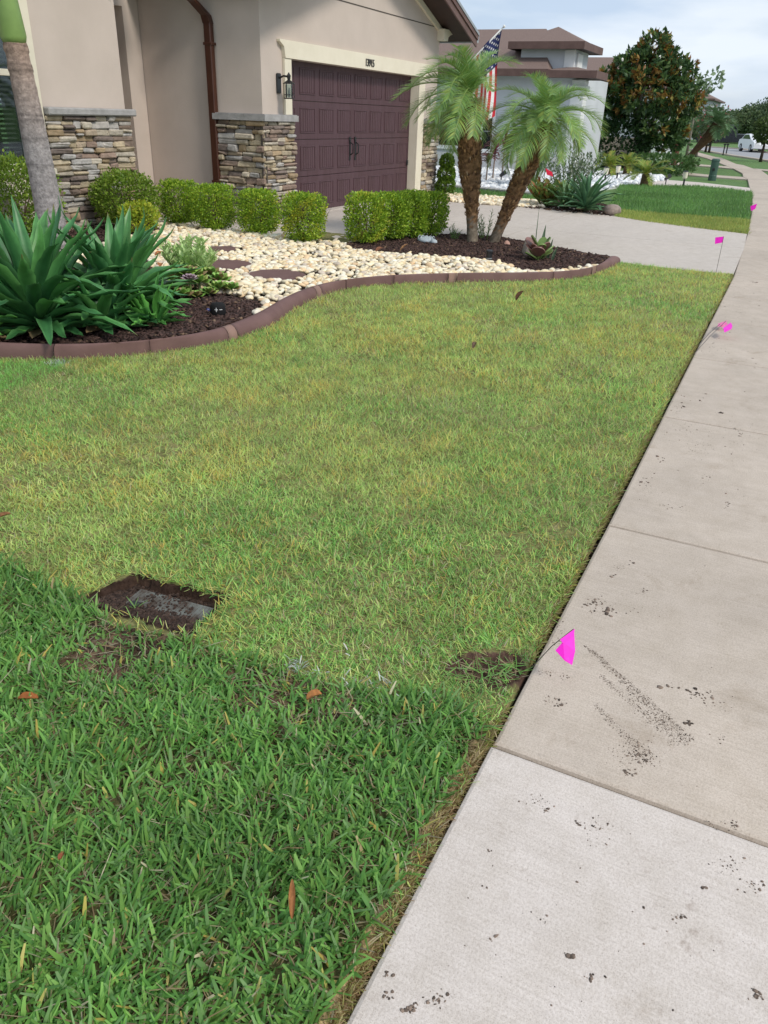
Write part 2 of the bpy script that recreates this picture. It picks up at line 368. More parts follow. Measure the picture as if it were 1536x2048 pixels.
# far drives crossing the lawns
pave = tag(thing('neighbour_drive', None, None), kind='structure')
sheet('slab', gps([(1336, 373), (1391, 373), (1453, 378.5), (1504, 385.6), (1502, 375), (1401, 364), (1336, 359), (1240, 352), (1240, 368)]), -0.012, CONC_NEW, pave)
sheet('slab', gps([(1349, 342), (1417, 348.5), (1486, 353), (1497, 358), (1417, 352.5), (1349, 347)]), -0.012, CONC_OLD, pave)
sheet('slab', gps([(1335, 323), (1353, 324), (1419, 329.5), (1455, 332), (1470, 337), (1420, 332.5), (1355, 328.5), (1335, 327)]), -0.012, CONC_OLD, pave)
sheet('slab', gps([(1507, 336.2), (1536, 338.5), (1580, 342), (1580, 346), (1522, 340)]), -0.010, CONC_OLD, pave)

road_near = [(1380, 299.5), (1405, 301.5), (1437, 307), (1472, 313), (1514, 319), (1560, 326)]
road_far = [(1640, 316), (1580, 311), (1536, 306), (1480, 298.5), (1450, 296.5), (1420, 294.5), (1392, 293.5)]
rn = gps(road_near, -0.03); rf = gps(road_far, -0.03)
structure(sheet('road', rn + [(30, -4.6), (-40, -4.6), (-40, -13), (36, -13)] + rf, -0.030, ROADM))
def strip(name, pts, w, z0, z1, m):
    P = [Vector((p[0], p[1], 0)) for p in pts]; L_ = []; R_ = []
    for i, p in enumerate(P):
        t = (P[min(i + 1, len(P) - 1)] - P[max(i - 1, 0)]).normalized(); n = Vector((-t.y, t.x, 0)) * w / 2; L_.append(p + n); R_.append(p - n)
    mb = MB()
    for i in range(len(P) - 1):
        a, b, c, d = L_[i], R_[i], R_[i + 1], L_[i + 1]
        V = [(q.x, q.y, z) for z in (z0, z1) for q in (a, b, c, d)]
        F = [(4, 5, 6, 7), (1, 2, 6, 5), (3, 0, 4, 7)]
        if i == 0: F.append((0, 1, 5, 4))
        if i == len(P) - 2: F.append((2, 3, 7, 6))
        mb.add(V, F)
    return mb.build(name, m)
structure(strip('kerb', rn + [(30, -4.6), (-40, -4.6)], 0.35, -0.1, 0.03, CONC_OLD))
structure(strip('kerb', rf, 0.5, -0.1, 0.04, CONC_OLD))

# ------------------------------------------------------------------ lawn base: a real, uneven surface with the dug-out places sunk in it
HOLE = gps([(268, 1150), (452, 1196), (378, 1268), (165, 1200)])
HOLE2 = gps([(885, 1345), (925, 1318), (985, 1312), (1046, 1330), (1030, 1365), (960, 1372)])
SCUFF2 = gps([(455, 1335), (560, 1340), (690, 1385), (740, 1430), (600, 1475), (470, 1440)])
SCUFF = gps([(110, 1340), (180, 1240), (300, 1270), (385, 1275), (330, 1330), (230, 1370)])
SODP = gps([(-60, 1105), (0, 1118), (90, 1165), (165, 1205), (240, 1260), (380, 1285), (470, 1315), (560, 1345), (700, 1385), (860, 1405), (960, 1440), (992, 1478), (980, 1495)]) + [(1.50, .40), (0.0, .41), (0.0, 2.9)]
gx = np.concatenate([np.arange(0.0, 1.3, 0.025), np.arange(1.3, 2.2, 0.010), np.arange(2.2, 3.2, 0.025), np.arange(3.2, 9.955, 0.07), [9.955]])
gy = np.concatenate([np.arange(0.392, 0.75, 0.010), np.arange(0.75, 1.3, 0.025), np.arange(1.3, 2.0, 0.010), np.arange(2.0, 2.6, 0.025), np.arange(2.6, 6.0, 0.07)])
X, Y = np.meshgrid(gx, gy, indexing='ij')
Z = 0.004 + (fbm(X, Y, 1.5) - 0.5) * 0.02 + (fbm(X, Y, 9.0) - 0.5) * 0.012
h1 = inpoly(X + (fbm(X, Y, 14) - .5) * 0.05, Y + (fbm(Y, X, 14) - .5) * 0.05, HOLE); h2 = inpoly(X + (fbm(X, Y, 16) - .5) * 0.07, Y, HOLE2)
hA, hB = gp(268, 1150)[:2], gp(452, 1196)[:2]; hn = np.array([-(hB - hA)[1], (hB - hA)[0]]) / np.linalg.norm(hB - hA); hd = np.abs((X - hA[0]) * hn[0] + (Y - hA[1]) * hn[1]); hw = abs((gp(165, 1200)[:2] - hA) @ hn)
hole_z = lambda d: -0.044 * (1 - 0.80 * np.clip(d / hw, 0, 1) ** 1.3)
Z = np.where(h1, hole_z(hd) + (fbm(X, Y, 25) - 0.5) * 0.014, Z); Z = np.where(h2, -0.016 + (fbm(X, Y, 25) - 0.5) * 0.03, Z)
edge = np.clip((Y - 0.392) / np.where(X < 1.54, .03, .012), 0, 1); Z = Z * edge + np.where(X < 1.54, -0.045, -.025) * (1 - edge)
idx = np.arange(X.size).reshape(X.shape)
F = np.stack([idx[:-1, :-1], idx[1:, :-1], idx[1:, 1:], idx[:-1, 1:]], -1).reshape(-1, 4)
sc1 = inpoly(X, Y, SCUFF)
bare = (h1 | h2); bd = bare.copy()
for ax_ in (0, 1):
    for s_ in (-2, -1, 1, 2): bd |= np.roll(bare, s_, ax_)
bare = bd; tan_e = (Y < .440) & (X < 1.54)
t_ = np.clip(fbm(X, Y, 22) * 1.6 - 0.4, 0, 1)[..., None]
cb = np.array([0.30, 0.27, 0.12]) * t_ + np.array([0.15, 0.155, 0.055]) * (1 - t_)
cb = np.where(bare[..., None], np.array([0.050, 0.030, 0.022]) * (0.6 + 0.8 * t_), cb); cb = np.where((bare & (Y < .9))[..., None], cb * 2.0, cb)
scf = (inpoly(X, Y, SCUFF) | inpoly(X, Y, SCUFF2)) & (fbm(X, Y, 12) > .36); sodm = inpoly(X, Y, SODP); cb = np.where((sodm & ~bare)[..., None], cb * .42, cb); cb = np.where(scf[..., None], np.array([.13, .085, .055]) * (.5 + .9 * t_), cb)
cb = np.where(tan_e[..., None], np.array([.48, .35, .19]) * (.5 + .7 * t_), cb)
LAWNB = mat_attr('turf_soil', 0.95, 0, 45, 0.4, 0.1, 70, 1.0, 0.012)
structure(obj('lawn', mesh_np('lawn', np.stack([X, Y, Z], -1), [F], cb, True), LAWNB))
def lawn_z(x, y): return 0.004 + (fbm(x, y, 1.5) - 0.5) * 0.02

# ------------------------------------------------------------------ garden bed and its brown concrete edging
out_px = [(-170, 700), (-80, 712), (0, 717), (60, 719), (109, 719), (164, 719), (230, 714), (292, 708), (365, 701), (420, 692), (456, 685), (510, 667), (541, 655), (565, 638), (582, 624), (610, 608), (642, 594), (683, 581), (730, 572), (785, 567), (836, 565), (886, 564), (945, 563), (1000, 562), (1072, 560), (1110, 559), (1147, 557), (1170, 554), (1192, 549), (1220, 538), (1241, 526)]
in_px = [(-170, 668), (-80, 679), (0, 685), (70, 688), (146, 689), (200, 687), (255, 685), (300, 681), (346, 675), (390, 668), (430, 659), (458, 650), (485, 638), (510, 628), (530, 617), (548, 606), (581, 588), (615, 575), (648, 566), (683, 560), (725, 555), (768, 552), (826, 549), (886, 547), (945, 546), (1000, 546), (1065, 546), (1128, 544), (1170, 538), (1200, 530), (1219, 513)]
def resample(P, n):
    P = np.array(P); d = np.concatenate([[0], np.cumsum(np.linalg.norm(np.diff(P, axis=0), axis=1))]); t = np.linspace(0, d[-1], n)
    return np.stack([np.interp(t, d, P[:, k]) for k in range(P.shape[1])], 1)
def smooth(P, it=6):
    P = P.copy()
    for _ in range(it): P[1:-1] = 0.25 * P[:-2] + 0.5 * P[1:-1] + 0.25 * P[2:]
    return P
NE = 180
EO = smooth(resample(gps(out_px), NE), 10); EIraw = smooth(resample([tuple(gp(a, b, 0.095)[:2]) for a, b in in_px], NE), 10)
# pair each outer point with the nearest inner point so that the cross-sections stay square
EI = []
for k, p in enumerate(EO):
    w = EIraw[max(0, k - 25):k + 26]; EI.append(w[np.argmin(((w - p) ** 2).sum(1))])
EI = smooth(np.array(EI), 10)
edging = thing('garden_edging', 'curving brown concrete edging between the lawn and the planted bed', 'garden edging', (EO[90][0], EO[90][1], 0))
bpy.context.view_layer.update()
inv = edging.matrix_world.inverted()
def px_of(p):
    v = RW.T @ (np.array([p[0], p[1], 0.05]) - np.array([0, 0, EYE])); return 768 + FPX * v[0] / v[2]
EPX = np.array([px_of((EO[k] + EI[k]) / 2) for k in range(NE)])
prof = [(0.0, -0.05), (0.03, 0.030), (0.12, 0.058), (0.34, 0.082), (0.60, 0.095), (0.90, 0.098), (0.98, 0.088), (1.0, 0.0)]
def edge_seg(k0, k1, m, lift=0.0):
    V = []; F = []; K = np.arange(k0, k1 + 1); n = len(prof)
    for q, k in enumerate(K):
        o, i = EO[k], EI[k]
        if q == 0: o = o + (EO[k + 1] - o) * 0.04; i = i + (EI[k + 1] - i) * 0.04
        if q == len(K) - 1: o = o + (EO[k - 1] - o) * 0.04; i = i + (EI[k - 1] - i) * 0.04
        for (u, z) in prof: p = o + (i - o) * u; V.append(tuple(inv @ Vector((p[0], p[1], z + (lift if z > 0.02 else 0)))))
    for q in range(len(K) - 1):
        for j in range(n - 1): F.append((q * n + j, q * n + j + 1, (q + 1) * n + j + 1, (q + 1) * n + j))
    F.append(tuple(range(n))); F.append(tuple((len(K) - 1) * n + j for j in range(n))[::-1])
    return MB().add(V, F).build('edging_segment', m, edging, True)
def near(px): return int(np.argmin(np.abs(EPX - px)))
cuts = [0] + [near(v) for v in (118, 300)]
bands = [near(v) for v in (450, 630, 893, 1184)]; thin = [near(v) for v in (695, 788, 1100)]
ev = sorted([(c, 'c') for c in cuts[1:] + thin] + [(b, 'b') for b in bands]); k = 0
for c, t in ev:
    if t == 'c': edge_seg(k, c, EDGING); k = c
    else: edge_seg(k, c, EDGING); edge_seg(c, c + 2, EDGEBAND, 0.0005); k = c + 2
edge_seg(k, NE - 1, EDGING)

bed_inner = [tuple(p) for p in EI + (EI - EO) * (-0.04)]
BED = bed_inner + [tuple(gp(1216, 514)[:2]), (10.30, 2.25), (10.62, 2.9), (10.9, 3.5), (10.8, 4.15), (10.3, 4.48), (9.6, 4.72), (8.93, 4.95), (8.94, 6.0), (8.94, 8.39), (3.0, 8.39), (2.6, 6.0)]
structure(MB().prism(BED, -0.1, 0.022).build('garden_bed', SOIL))
# mulch / pebble areas inside the bed
LMULCH = gps([(-170, 668), (0, 685), (146, 689), (255, 685), (346, 676), (430, 660), (485, 640), (528, 617), (505, 602), (440, 590), (380, 575), (330, 560), (290, 520), (150, 540), (-170, 560)], 0.03)
RMULCH = [tuple(gp(a, b, 0.03)[:2]) for a, b in [(1216, 514), (1200, 531), (1170, 538), (1128, 544), (1043, 547), (1010, 530), (960, 522), (880, 517), (800, 512), (745, 508), (690, 499)]] + [(8.96, 4.92), (9.6, 4.70), (10.3, 4.46), (10.78, 4.13), (10.87, 3.5), (10.6, 2.92), (10.28, 2.28)]
BMULCH = [(3.0, 8.38), (8.9, 8.38), (8.9, 7.95), (8.3, 7.35), (7.4, 7.2), (6.4, 7.0), (3.0, 6.6)]
STEPS = [(6.62, 4.42, 0.30), (6.78, 5.16, 0.30), (7.60, 5.80, 0.20)]
def chips(name, poly, dens, label, zb=0.022):
    A = 0.5 * abs(sum(poly[i][0] * poly[(i + 1) % len(poly)][1] - poly[(i + 1) % len(poly)][0] * poly[i][1] for i in range(len(poly))))
    n = int(A * dens); P = scatter(poly, n); n = len(P)
    L_ = rng.uniform(0.012, 0.040, n); W_ = rng.uniform(0.005, 0.013, n); T_ = rng.uniform(0.003, 0.007, n)
    a = rng.uniform(0, 2 * np.pi, n); el = rng.normal(0, 0.3, n)
    d = np.stack([np.cos(a) * np.cos(el), np.sin(a) * np.cos(el), np.sin(el)], 1); s = np.stack([-np.sin(a), np.cos(a), rng.normal(0, 0.3, n)], 1); s /= np.linalg.norm(s, axis=1)[:, None]
    u = np.cross(d, s); c = np.stack([P[:, 0], P[:, 1], zb + rng.uniform(0.002, 0.022, n)], 1)
    V = []
    for i in (-1, 1):
        for j in (-1, 1):
            for k in (-1, 1): V.append(c + d * (i * L_ * (1 if i > 0 else 0.8))[:, None] + s * (j * W_)[:, None] + u * (k * T_)[:, None])
    V = np.stack(V, 1); o = np.arange(n)[:, None, None] * 8
    F = (np.array([(0, 1, 3, 2), (4, 6, 7, 5), (0, 4, 5, 1), (2, 3, 7, 6), (0, 2, 6, 4), (1, 5, 7, 3)])[None] + o).reshape(-1, 4)
    base = np.array([0.062, 0.036, 0.030]) * rng.uniform(0.45, 1.7, n)[:, None] * np.array([1, 1, 1])
    lite = rng.random(n) < 0.05; base[lite] = np.array([0.20, 0.13, 0.085]) * rng.uniform(0.6, 1.2, lite.sum())[:, None]
    o = obj(name, mesh_np(name, V.reshape(-1, 3), [F], np.repeat(base, 8, 0)), MULCHM)
    return tag(o, label, 'mulch', kind='stuff')
chips('bark_mulch', LMULCH, 2600, 'dark brown bark mulch around the agaves and the speaker')
chips('bark_mulch', RMULCH, 2300, 'dark brown bark mulch around the leaning palms')
chips('bark_mulch', BMULCH, 700, 'dark brown bark mulch along the stone wall')
# icosphere template
def ico(sub=1):
    t = (1 + 5 ** 0.5) / 2
    v = [(-1, t, 0), (1, t, 0), (-1, -t, 0), (1, -t, 0), (0, -1, t), (0, 1, t), (0, -1, -t), (0, 1, -t), (t, 0, -1), (t, 0, 1), (-t, 0, -1), (-t, 0, 1)]
    v = [np.array(p) / np.linalg.norm(p) for p in v]
    f = [(0, 11, 5), (0, 5, 1), (0, 1, 7), (0, 7, 10), (0, 10, 11), (1, 5, 9), (5, 11, 4), (11, 10, 2), (10, 7, 6), (7, 1, 8), (3, 9, 4), (3, 4, 2), (3, 2, 6), (3, 6, 8), (3, 8, 9), (4, 9, 5), (2, 4, 11), (6, 2, 10), (8, 6, 7), (9, 8, 1)]
    for _ in range(sub):
        mid = {}; nf = []
        def m_(a, b):
            k = (min(a, b), max(a, b))
            if k not in mid: q = v[a] + v[b]; v.append(q / np.linalg.norm(q)); mid[k] = len(v) - 1
            return mid[k]
        for a, b, c in f: x, y, z = m_(a, b), m_(b, c), m_(c, a); nf += [(a, x, z), (b, y, x), (c, z, y), (x, y, z)]
        f = nf
    return np.array(v), np.array(f)
ICO1 = ico(1); ICO0 = ico(0)
def stones(name, P, zb, r0, r1, pal, label, tmpl=ICO1, cat='pebbles', flat=0.62, m=None):
    n = len(P); v, f = tmpl; nv = len(v)
    r = rng.uniform(r0, r1, n); sc = np.stack([r * rng.uniform(0.9, 1.5, n), r * rng.uniform(0.75, 1.05, n), r * flat * rng.uniform(0.8, 1.15, n)], 1)
    a = rng.uniform(0, 6.28, n); ca, sa = np.cos(a), np.sin(a); tl = rng.normal(0, 0.25, n)
    # lumpy: each stone its own low-frequency bumps
    k = rng.normal(0, 1, (n, 3)); B = 1 + 0.13 * np.sin(np.einsum('nj,vj->nv', k * 2.2, v) + rng.uniform(0, 6, n)[:, None])
    W = v[None] * B[..., None] * sc[:, None, :]
    x, y, z = W[..., 0], W[..., 1], W[..., 2]
    z = z + x * np.sin(tl)[:, None]
    V = np.stack([x * ca[:, None] - y * sa[:, None] + P[:, 0:1], x * sa[:, None] + y * ca[:, None] + P[:, 1:2], z + (zb + r * flat * 0.7)[:, None] if hasattr(zb, 'shape') else z + zb + (r * flat * 0.7)[:, None]], -1)
    F = (f[None] + (np.arange(n) * nv)[:, None, None]).reshape(-1, 3)
    pal = np.array(pal); c = pal[rng.integers(0, len(pal), n)] * rng.uniform(0.85, 1.12, n)[:, None]
    o = obj(name, mesh_np(name, V.reshape(-1, 3), [F], np.repeat(np.clip(c, 0, 0.92), nv, 0), True), m or PEBBLEM)
    return tag(o, label, cat, kind='stuff')
PEB = [(0.84, 0.73, 0.52), (0.88, 0.79, 0.60), (0.82, 0.67, 0.43), (0.86, 0.78, 0.63), (0.80, 0.65, 0.41), (0.90, 0.83, 0.68), (0.85, 0.72, 0.48), (0.74, 0.54, 0.33), (0.60, 0.51, 0.41), (0.88, 0.78, 0.59), (0.86, 0.76, 0.55)]
def pebble_points(poly, n, extra=None):
    P = scatter(poly, n); k = ~inpoly(P[:, 0], P[:, 1], LMULCH) & ~inpoly(P[:, 0], P[:, 1], RMULCH) & ~inpoly(P[:, 0], P[:, 1], BMULCH)
    for (x, y, r) in STEPS: k &= ((P[:, 0] - x) ** 2 + (P[:, 1] - y) ** 2) > (r * 0.97) ** 2
    D2 = np.min(((P[:, None, :] - EIc[None]) ** 2).sum(-1), 1); k &= D2 > 0.062 ** 2; k &= ~((P[:, 0] < 5.15) & (P[:, 1] < 4.85))
    return P[k]
EIc = EI
PEBPOLY = [tuple(p) for p in EI + (EI - EO) * 0.2] + [(10.2, 2.6), (10.0, 4.6), (8.97, 4.95), (8.97, 8.2), (4.0, 8.2), (3.0, 6)]
P = pebble_points(PEBPOLY, 11500)
stones('river_pebbles', P, rng.uniform(0.022, 0.045, len(P)), 0.022, 0.042, PEB, 'cream and white river pebbles filling the bed behind the brown edging')
Pg = np.vstack([np.stack([rng.uniform(10.45, 11.0, 130), rng.uniform(6.55, 7.0, 130)], 1), np.stack([rng.uniform(10.0, 10.36, 40), rng.uniform(6.7, 7.6, 40)], 1)])
stones('river_pebbles', Pg, 0.0, 0.022, 0.040, PEB, 'small patch of cream pebbles at the foot of the garage stone pillar')
far_strip = gps([(868, 393), (880, 402), (960, 409), (1090, 417), (1075, 404), (990, 395), (900, 390)])
P = scatter(far_strip, 900)
stones('river_pebbles', P, 0.0, 0.03, 0.06, PEB, 'strip of cream pebbles on the far side of the driveway', ICO0)
FARMULCH = gps([(1005, 412), (1065, 405), (1150, 398), (1225, 412), (1228, 433), (1180, 428), (1090, 420)])
chips('bark_mulch', FARMULCH, 320, 'dark mulch under the shrubs on the far side of the driveway', 0.0)
structure(sheet('far_bed', FARMULCH, -0.004, SOIL))
for k, (x, y, r) in enumerate(STEPS):
    pts = [(x + r * math.cos(a) * random.uniform(0.94, 1.05), y + r * 0.95 * math.sin(a) * random.uniform(0.94, 1.05)) for a in np.linspace(0, 2 * math.pi, 22, endpoint=False)]
    mb = MB(); mb.prism(pts, 0.0, 0.050); mb.prism([(x + (p[0] - x) * 0.96, y + (p[1] - y) * 0.96) for p in pts], 0.050, 0.056)
    tag(mb.build('stepping_stone', EDGING), ['round brown stepping stone nearest the edging in the pebbles', 'round brown stepping stone just behind the pale green shrub', 'round brown stepping stone farthest back among the pebbles'][k], 'stepping stone', 'stepping stones in the pebbles')
# ------------------------------------------------------------------ the house
def wpart(mb, name, m, parent, sm=False):
    """build a part from world coordinates under its thing"""
    o = obj(name, mb if isinstance(mb, bpy.types.Mesh) else mb.mesh(name, sm), m, parent)
    if parent.type == 'EMPTY': o.matrix_parent_inverse = Matrix.Translation(-parent.location)
    return o
YF, YD, XS, YL, YB = 7.08, 7.235, 10.38, 8.40, 9.20
house = thing('stucco_house', 'taupe stucco house with plum garage door, cream trim and stone base', 'house', (10.38, 7.08, 0))
# street-facing wall at the left, pierced by the window
w = MB(); WX0, WX1, WZ0, WZ1 = 5.60, 7.36, 0.80, 2.55
w.box(2.5, WX0, YL, YL + .22, -.1, 3.45); w.box(WX1, 9.03, YL, YL + .22, -.1, 3.45); w.box(WX0, WX1, YL, YL + .22, -.1, WZ0); w.box(WX0, WX1, YL, YL + .22, WZ1, 3.45)
w.box(8.80, 9.03, YL + .22, 10.5, -.1, 3.45)
wpart(w, 'wall', STUCCO, house)
w = MB(); w.box(10.05, 10.37, YB, 10.5, -.1, 3.45); w.box(9.03, 10.05, YB, YB + .25, 2.76, 3.45); w.box(9.03, 10.37, 10.5, 10.7, -.1, 3.45)
wpart(w, 'entry_wall', STUCCO, house)
wpart(MB().box(XS, XS + .25, YF, YB + 1.5, -.1, 3.06), 'garage_side_wall', STUCCO, house)
OX0, OX1, OZ = 11.10, 15.78, 2.19
def zsof(x): return 3.09 + 0.34 * (16.75 - x) if x > 13.57 else 3.09 + 0.34 * (x - 10.39)
w = MB(); w.box(XS + .25, OX0, YF, YF + .22, -.1, OZ); w.box(OX1, 16.75, YF, YF + .22, -.1, OZ)
pts = [(XS + .25, OZ), (16.75, OZ), (16.75, 3.10), (13.57, zsof(13.56) + .02), (XS + .25, zsof(XS + .25) + .02)]
V = [(x, YF, z) for x, z in pts] + [(x, YF + .22, z) for x, z in pts]; n = 5
w.add(V, [tuple(range(5)), tuple(range(5, 10))[::-1]] + [(i, 5 + i, 5 + (i + 1) % 5, (i + 1) % 5) for i in range(5)])
w.box(16.5, 16.75, YF + .22, 14, -.1, 3.05)
wpart(w, 'garage_front_wall', STUCCO, house)
wpart(MB().box(XS - .002, 16.6, YF - .006, YF - .002, 3.075, 3.09), 'stucco_joint', MORTAR, house)
# cream trim round the door
t = MB()
pts = [(10.93, OZ), (16.09, OZ), (16.12, OZ + .14), (16.24, OZ + .20), (16.24, OZ + .225), (10.79, OZ + .225), (10.79, OZ + .20), (10.90, OZ + .14)]
V = [(x, YF - .06, z) for x, z in pts] + [(x, YF - .002, z) for x, z in pts]; n = len(pts)
t.add(V, [tuple(range(n)), tuple(range(n, 2 * n))[::-1]] + [(i, n + i, n + (i + 1) % n, (i + 1) % n) for i in range(n)])
hd = wpart(t, 'header_trim', CREAM, house)
t = MB(); t.bbox(10.93, OX0 + .012, YF - .045, YF - .002, 1.455, OZ - .002, .004); t.bbox(OX0, OX0 + .012, YF, YD - .01, 0.0, OZ - .002, .002)
wpart(t, 'jamb_trim', CREAM, house)
t = MB(); t.bbox(OX1 - .012, 16.05, YF - .045, YF - .002, 0.0, OZ - .002, .004); t.bbox(OX1 - .012, OX1, YF, YD - .01, 0.0, OZ - .002, .002)
wpart(t, 'jamb_trim', CREAM, house)
# house number on the header
fc = bpy.data.curves.new('house_number', 'FONT'); fc.body = '13915'; fc.size = 0.158; fc.extrude = 0.006; fc.space_character = 0.86
fo = bpy.data.objects.new('tmp', fc); COL.objects.link(fo); bpy.context.view_layer.update()
me = bpy.data.meshes.new_from_object(fo.evaluated_get(bpy.context.evaluated_depsgraph_get())); bpy.data.objects.remove(fo)
me.transform(Matrix.Translation((13.40, YF - .068, 2.235)) @ Matrix.Rotation(math.pi / 2, 4, 'X')); me.name = 'house_number'
o = obj('house_number', me, BLACKMETAL, hd)
# garage door: four sections, eight panels each
d = MB()
for r in range(4):
    z0 = 0.015 + r * 0.547; d.bbox(10.96, 15.80, YD, YD + .05, z0, z0 + .541, .006)
door = wpart(d, 'garage_door', DOORM, house)
pm = MB(); pw, ph = 0.462, 0.365
for (x0, x1, z0, z1) in ((0, pw, 0, .02), (0, pw, ph - .02, ph), (0, .02, .02, ph - .02), (pw - .02, pw, .02, ph - .02)): pm.bbox(x0, x1, -.011, .002, z0, z1, .005)
for k in range(6): a = .026 + k * (pw - .052) / 6; pm.bbox(a, a + (pw - .052) / 6 - .009, -.005, .002, .024, ph - .024, .002)
pme = pm.mesh('panel')
for r in range(4):
    for c in range(8):
        o = obj('panel', pme, DOORM, door); o.location = (10.96 + 0.605 * (c + .5) - pw / 2, YD, 0.105 + r * 0.547)
hm = MB(); hm.bbox(-.022, .022, -.022, 0, 0, .30, .008); hm.tube([(0, -.02, .05), (0, -.07, .08), (0, -.075, .15), (0, -.07, .22), (0, -.02, .25)], .011, 8); hm.bbox(-.03, .03, -.018, 0, .28, .34, .01); hm.bbox(-.03, .03, -.018, 0, -.04, .02, .01)
hme = hm.mesh('handle')
for x in (13.28, 13.48): o = obj('handle', hme, BLACKMETAL, door); o.location = (x, YD - .002, 0.80)
o = wpart(MB().bbox(15.70, 15.76, YD - .03, YD - .002, .60, .70, .01), 'door_lock', BLACKMETAL, door)
# window
wt = MB()
wt.bbox(WX1, WX1 + .23, YL - .05, YL - .002, WZ0 - .02, WZ1 + .2, .008); wt.bbox(WX0 - .2, WX0, YL - .05, YL - .002, WZ0 - .02, WZ1 + .2, .008)
wt.bbox(WX0, WX1, YL - .048, YL - .002, WZ1, WZ1 + .2, .008); wt.bbox(WX0 - .24, WX1 + .27, YL - .09, YL - .002, WZ0 - .10, WZ0 - .022, .01); wt.bbox(WX0 - .2, WX1 + .23, YL - .05, YL - .002, WZ0 - .32, WZ0 - .102, .008)
wt.bbox(WX0, WX1, YL + .02, YL + .07, 1.76, 1.83, .006); wt.bbox(WX1 - .04, WX1, YL + .02, YL + .07, WZ0, WZ1, .006); wt.bbox(WX0, WX0 + .04, YL + .02, YL + .07, WZ0, WZ1, .006); wt.bbox(WX0 + .04, WX1 - .04, YL + .02, YL + .07, WZ0, WZ0 + .035, .006)
win = wpart(wt, 'window', CREAM, house)
sm_ = MB(); sm_.bbox(WX0 + .04, WX1 - .042, YL + .03, YL + .06, WZ0 + .036, WZ0 + .075, .004); sm_.bbox(WX1 - .085, WX1 - .042, YL + .03, YL + .06, WZ0 + .076, 1.758, .004); wpart(sm_, 'sash', GREYMETAL, win)
wpart(MB().box(WX0 + .04, WX1 - .04, YL + .045, YL + .05, 1.832, WZ1), 'pane', CLEAR, win)
wpart(MB().box(WX0 + .04, WX1 - .086, YL + .045, YL + .05, WZ0 + .076, 1.758), 'pane', CLEAR, win)
room = MB(); room.box(WX0 - .1, WX1 + .1, YL + .6, YL + .62, .6, 2.7); wpart(room, 'dark_room', SOFFIT, win)
SLAT = mat('dark_blind', (0.030, 0.031, 0.030), (0.022, 0.023, 0.023), 8, 0.5)
sme = MB().bbox(-.84, .84, -.022, .022, -.003, .003, .001).mesh('blind_slat')
for k in range(34):
    o = obj('blind_slat', sme, SLAT, win); o.location = ((WX0 + WX1) / 2, YL + .13, WZ0 + .03 + k * 0.051); o.rotation_euler = (math.radians(38), 0, 0)
# ledges and stone
SP = [(0.42, 0.345, 0.24), (0.42, 0.40, 0.38), (0.27, 0.205, 0.165), (0.52, 0.465, 0.385), (0.31, 0.225, 0.18), (0.20, 0.16, 0.14), (0.47, 0.395, 0.28), (0.46, 0.43, 0.40), (0.36, 0.29, 0.215), (0.50, 0.44, 0.35), (0.40, 0.30, 0.19)]
def veneer(name, ox, oy, ux, uy, nx, ny, width, z0, z1):
    def tr(p): return (ox + ux * p[0] + nx * p[1], oy + uy * p[0] + ny * p[1], p[2])
    b = MB().box(0, width, 0, 0.03, z0, z1); b.V = [tr(p) for p in b.V]
    base = wpart(b, 'stone_veneer', MORTAR, house); z = z0
    while z < z1 - 0.03:
        h = random.choice([.045, .055, .065, .07, .08, .095]); h = min(h, z1 - z); h = z1 - z if z1 - z - h < .045 else h; x = 0.0
        while x < width - .01:
            l = random.uniform(.11, .36); l = width - x if width - x - l < .10 else l
            s = MB(); dp = random.uniform(.04, .10); hh = h
            c = random.choice(SP); q = random.uniform(.8, 1.15); c = tuple(v * q for v in c)
            if h > .075 and random.random() < .3 and l < .25:
                s.bbox(x + .003, x + l - .003, .02, dp, z + .003, z + h * .48, .014, c, .009); s.V = [tr(p) for p in s.V]; wpart(s, 'stone', STONE, base); s = MB(); dp = random.uniform(.045, .085); c = tuple(v * q for v in random.choice(SP))
                s.bbox(x + .003, x + l - .003, .02, dp, z + h * .52, z + h - .003, .014, c, .009)
            else: s.bbox(x + .003, x + l - .003, .02, dp, z + .003, z + h - .003, .015, c, .010)
            s.V = [tr(p) for p in s.V]; wpart(s, 'stone', STONE, base); x += l
        z += h
    return base
def ledge(x0, x1, y0, y1, z0, z1):
    m = MB(); nx_ = max(2, int((x1 - x0) / .12)); m.bbox(x0, x1, y0, y1, z0, z1, .016, jit=.006)
    return wpart(m, 'stone_ledge', LEDGE, house)
veneer('left', 7.60, YL, 1, 0, 0, -1, 1.47, 0.0, 1.365); ledge(7.605, 9.12, YL - .13, YL - .001, 1.367, 1.455)
veneer('gfront', XS - .07, YF, 1, 0, 0, -1, .85, 0.0, 1.365); veneer('gside', XS, YF + .79, 0, -1, -1, 0, .845, 0.0, 1.365)
m = MB(); pts = [(XS - .115, YF - .115), (11.17, YF - .115), (11.17, YF - .001), (XS - .001, YF - .001), (XS - .001, YF + .81), (XS - .115, YF + .81)]
m.prism(pts, 1.367, 1.445); m.prism([(XS - .10, YF - .10), (11.155, YF - .10), (11.155, YF - .001), (XS - .001, YF - .001), (XS - .001, YF + .795), (XS - .10, YF + .795)], 1.445, 1.456); wpart(m, 'stone_ledge', LEDGE, house)
veneer('right', 16.07, YF, 1, 0, 0, -1, .76, 0.0, 1.365); ledge(16.045, 16.91, YF - .12, YF - .001, 1.367, 1.455)
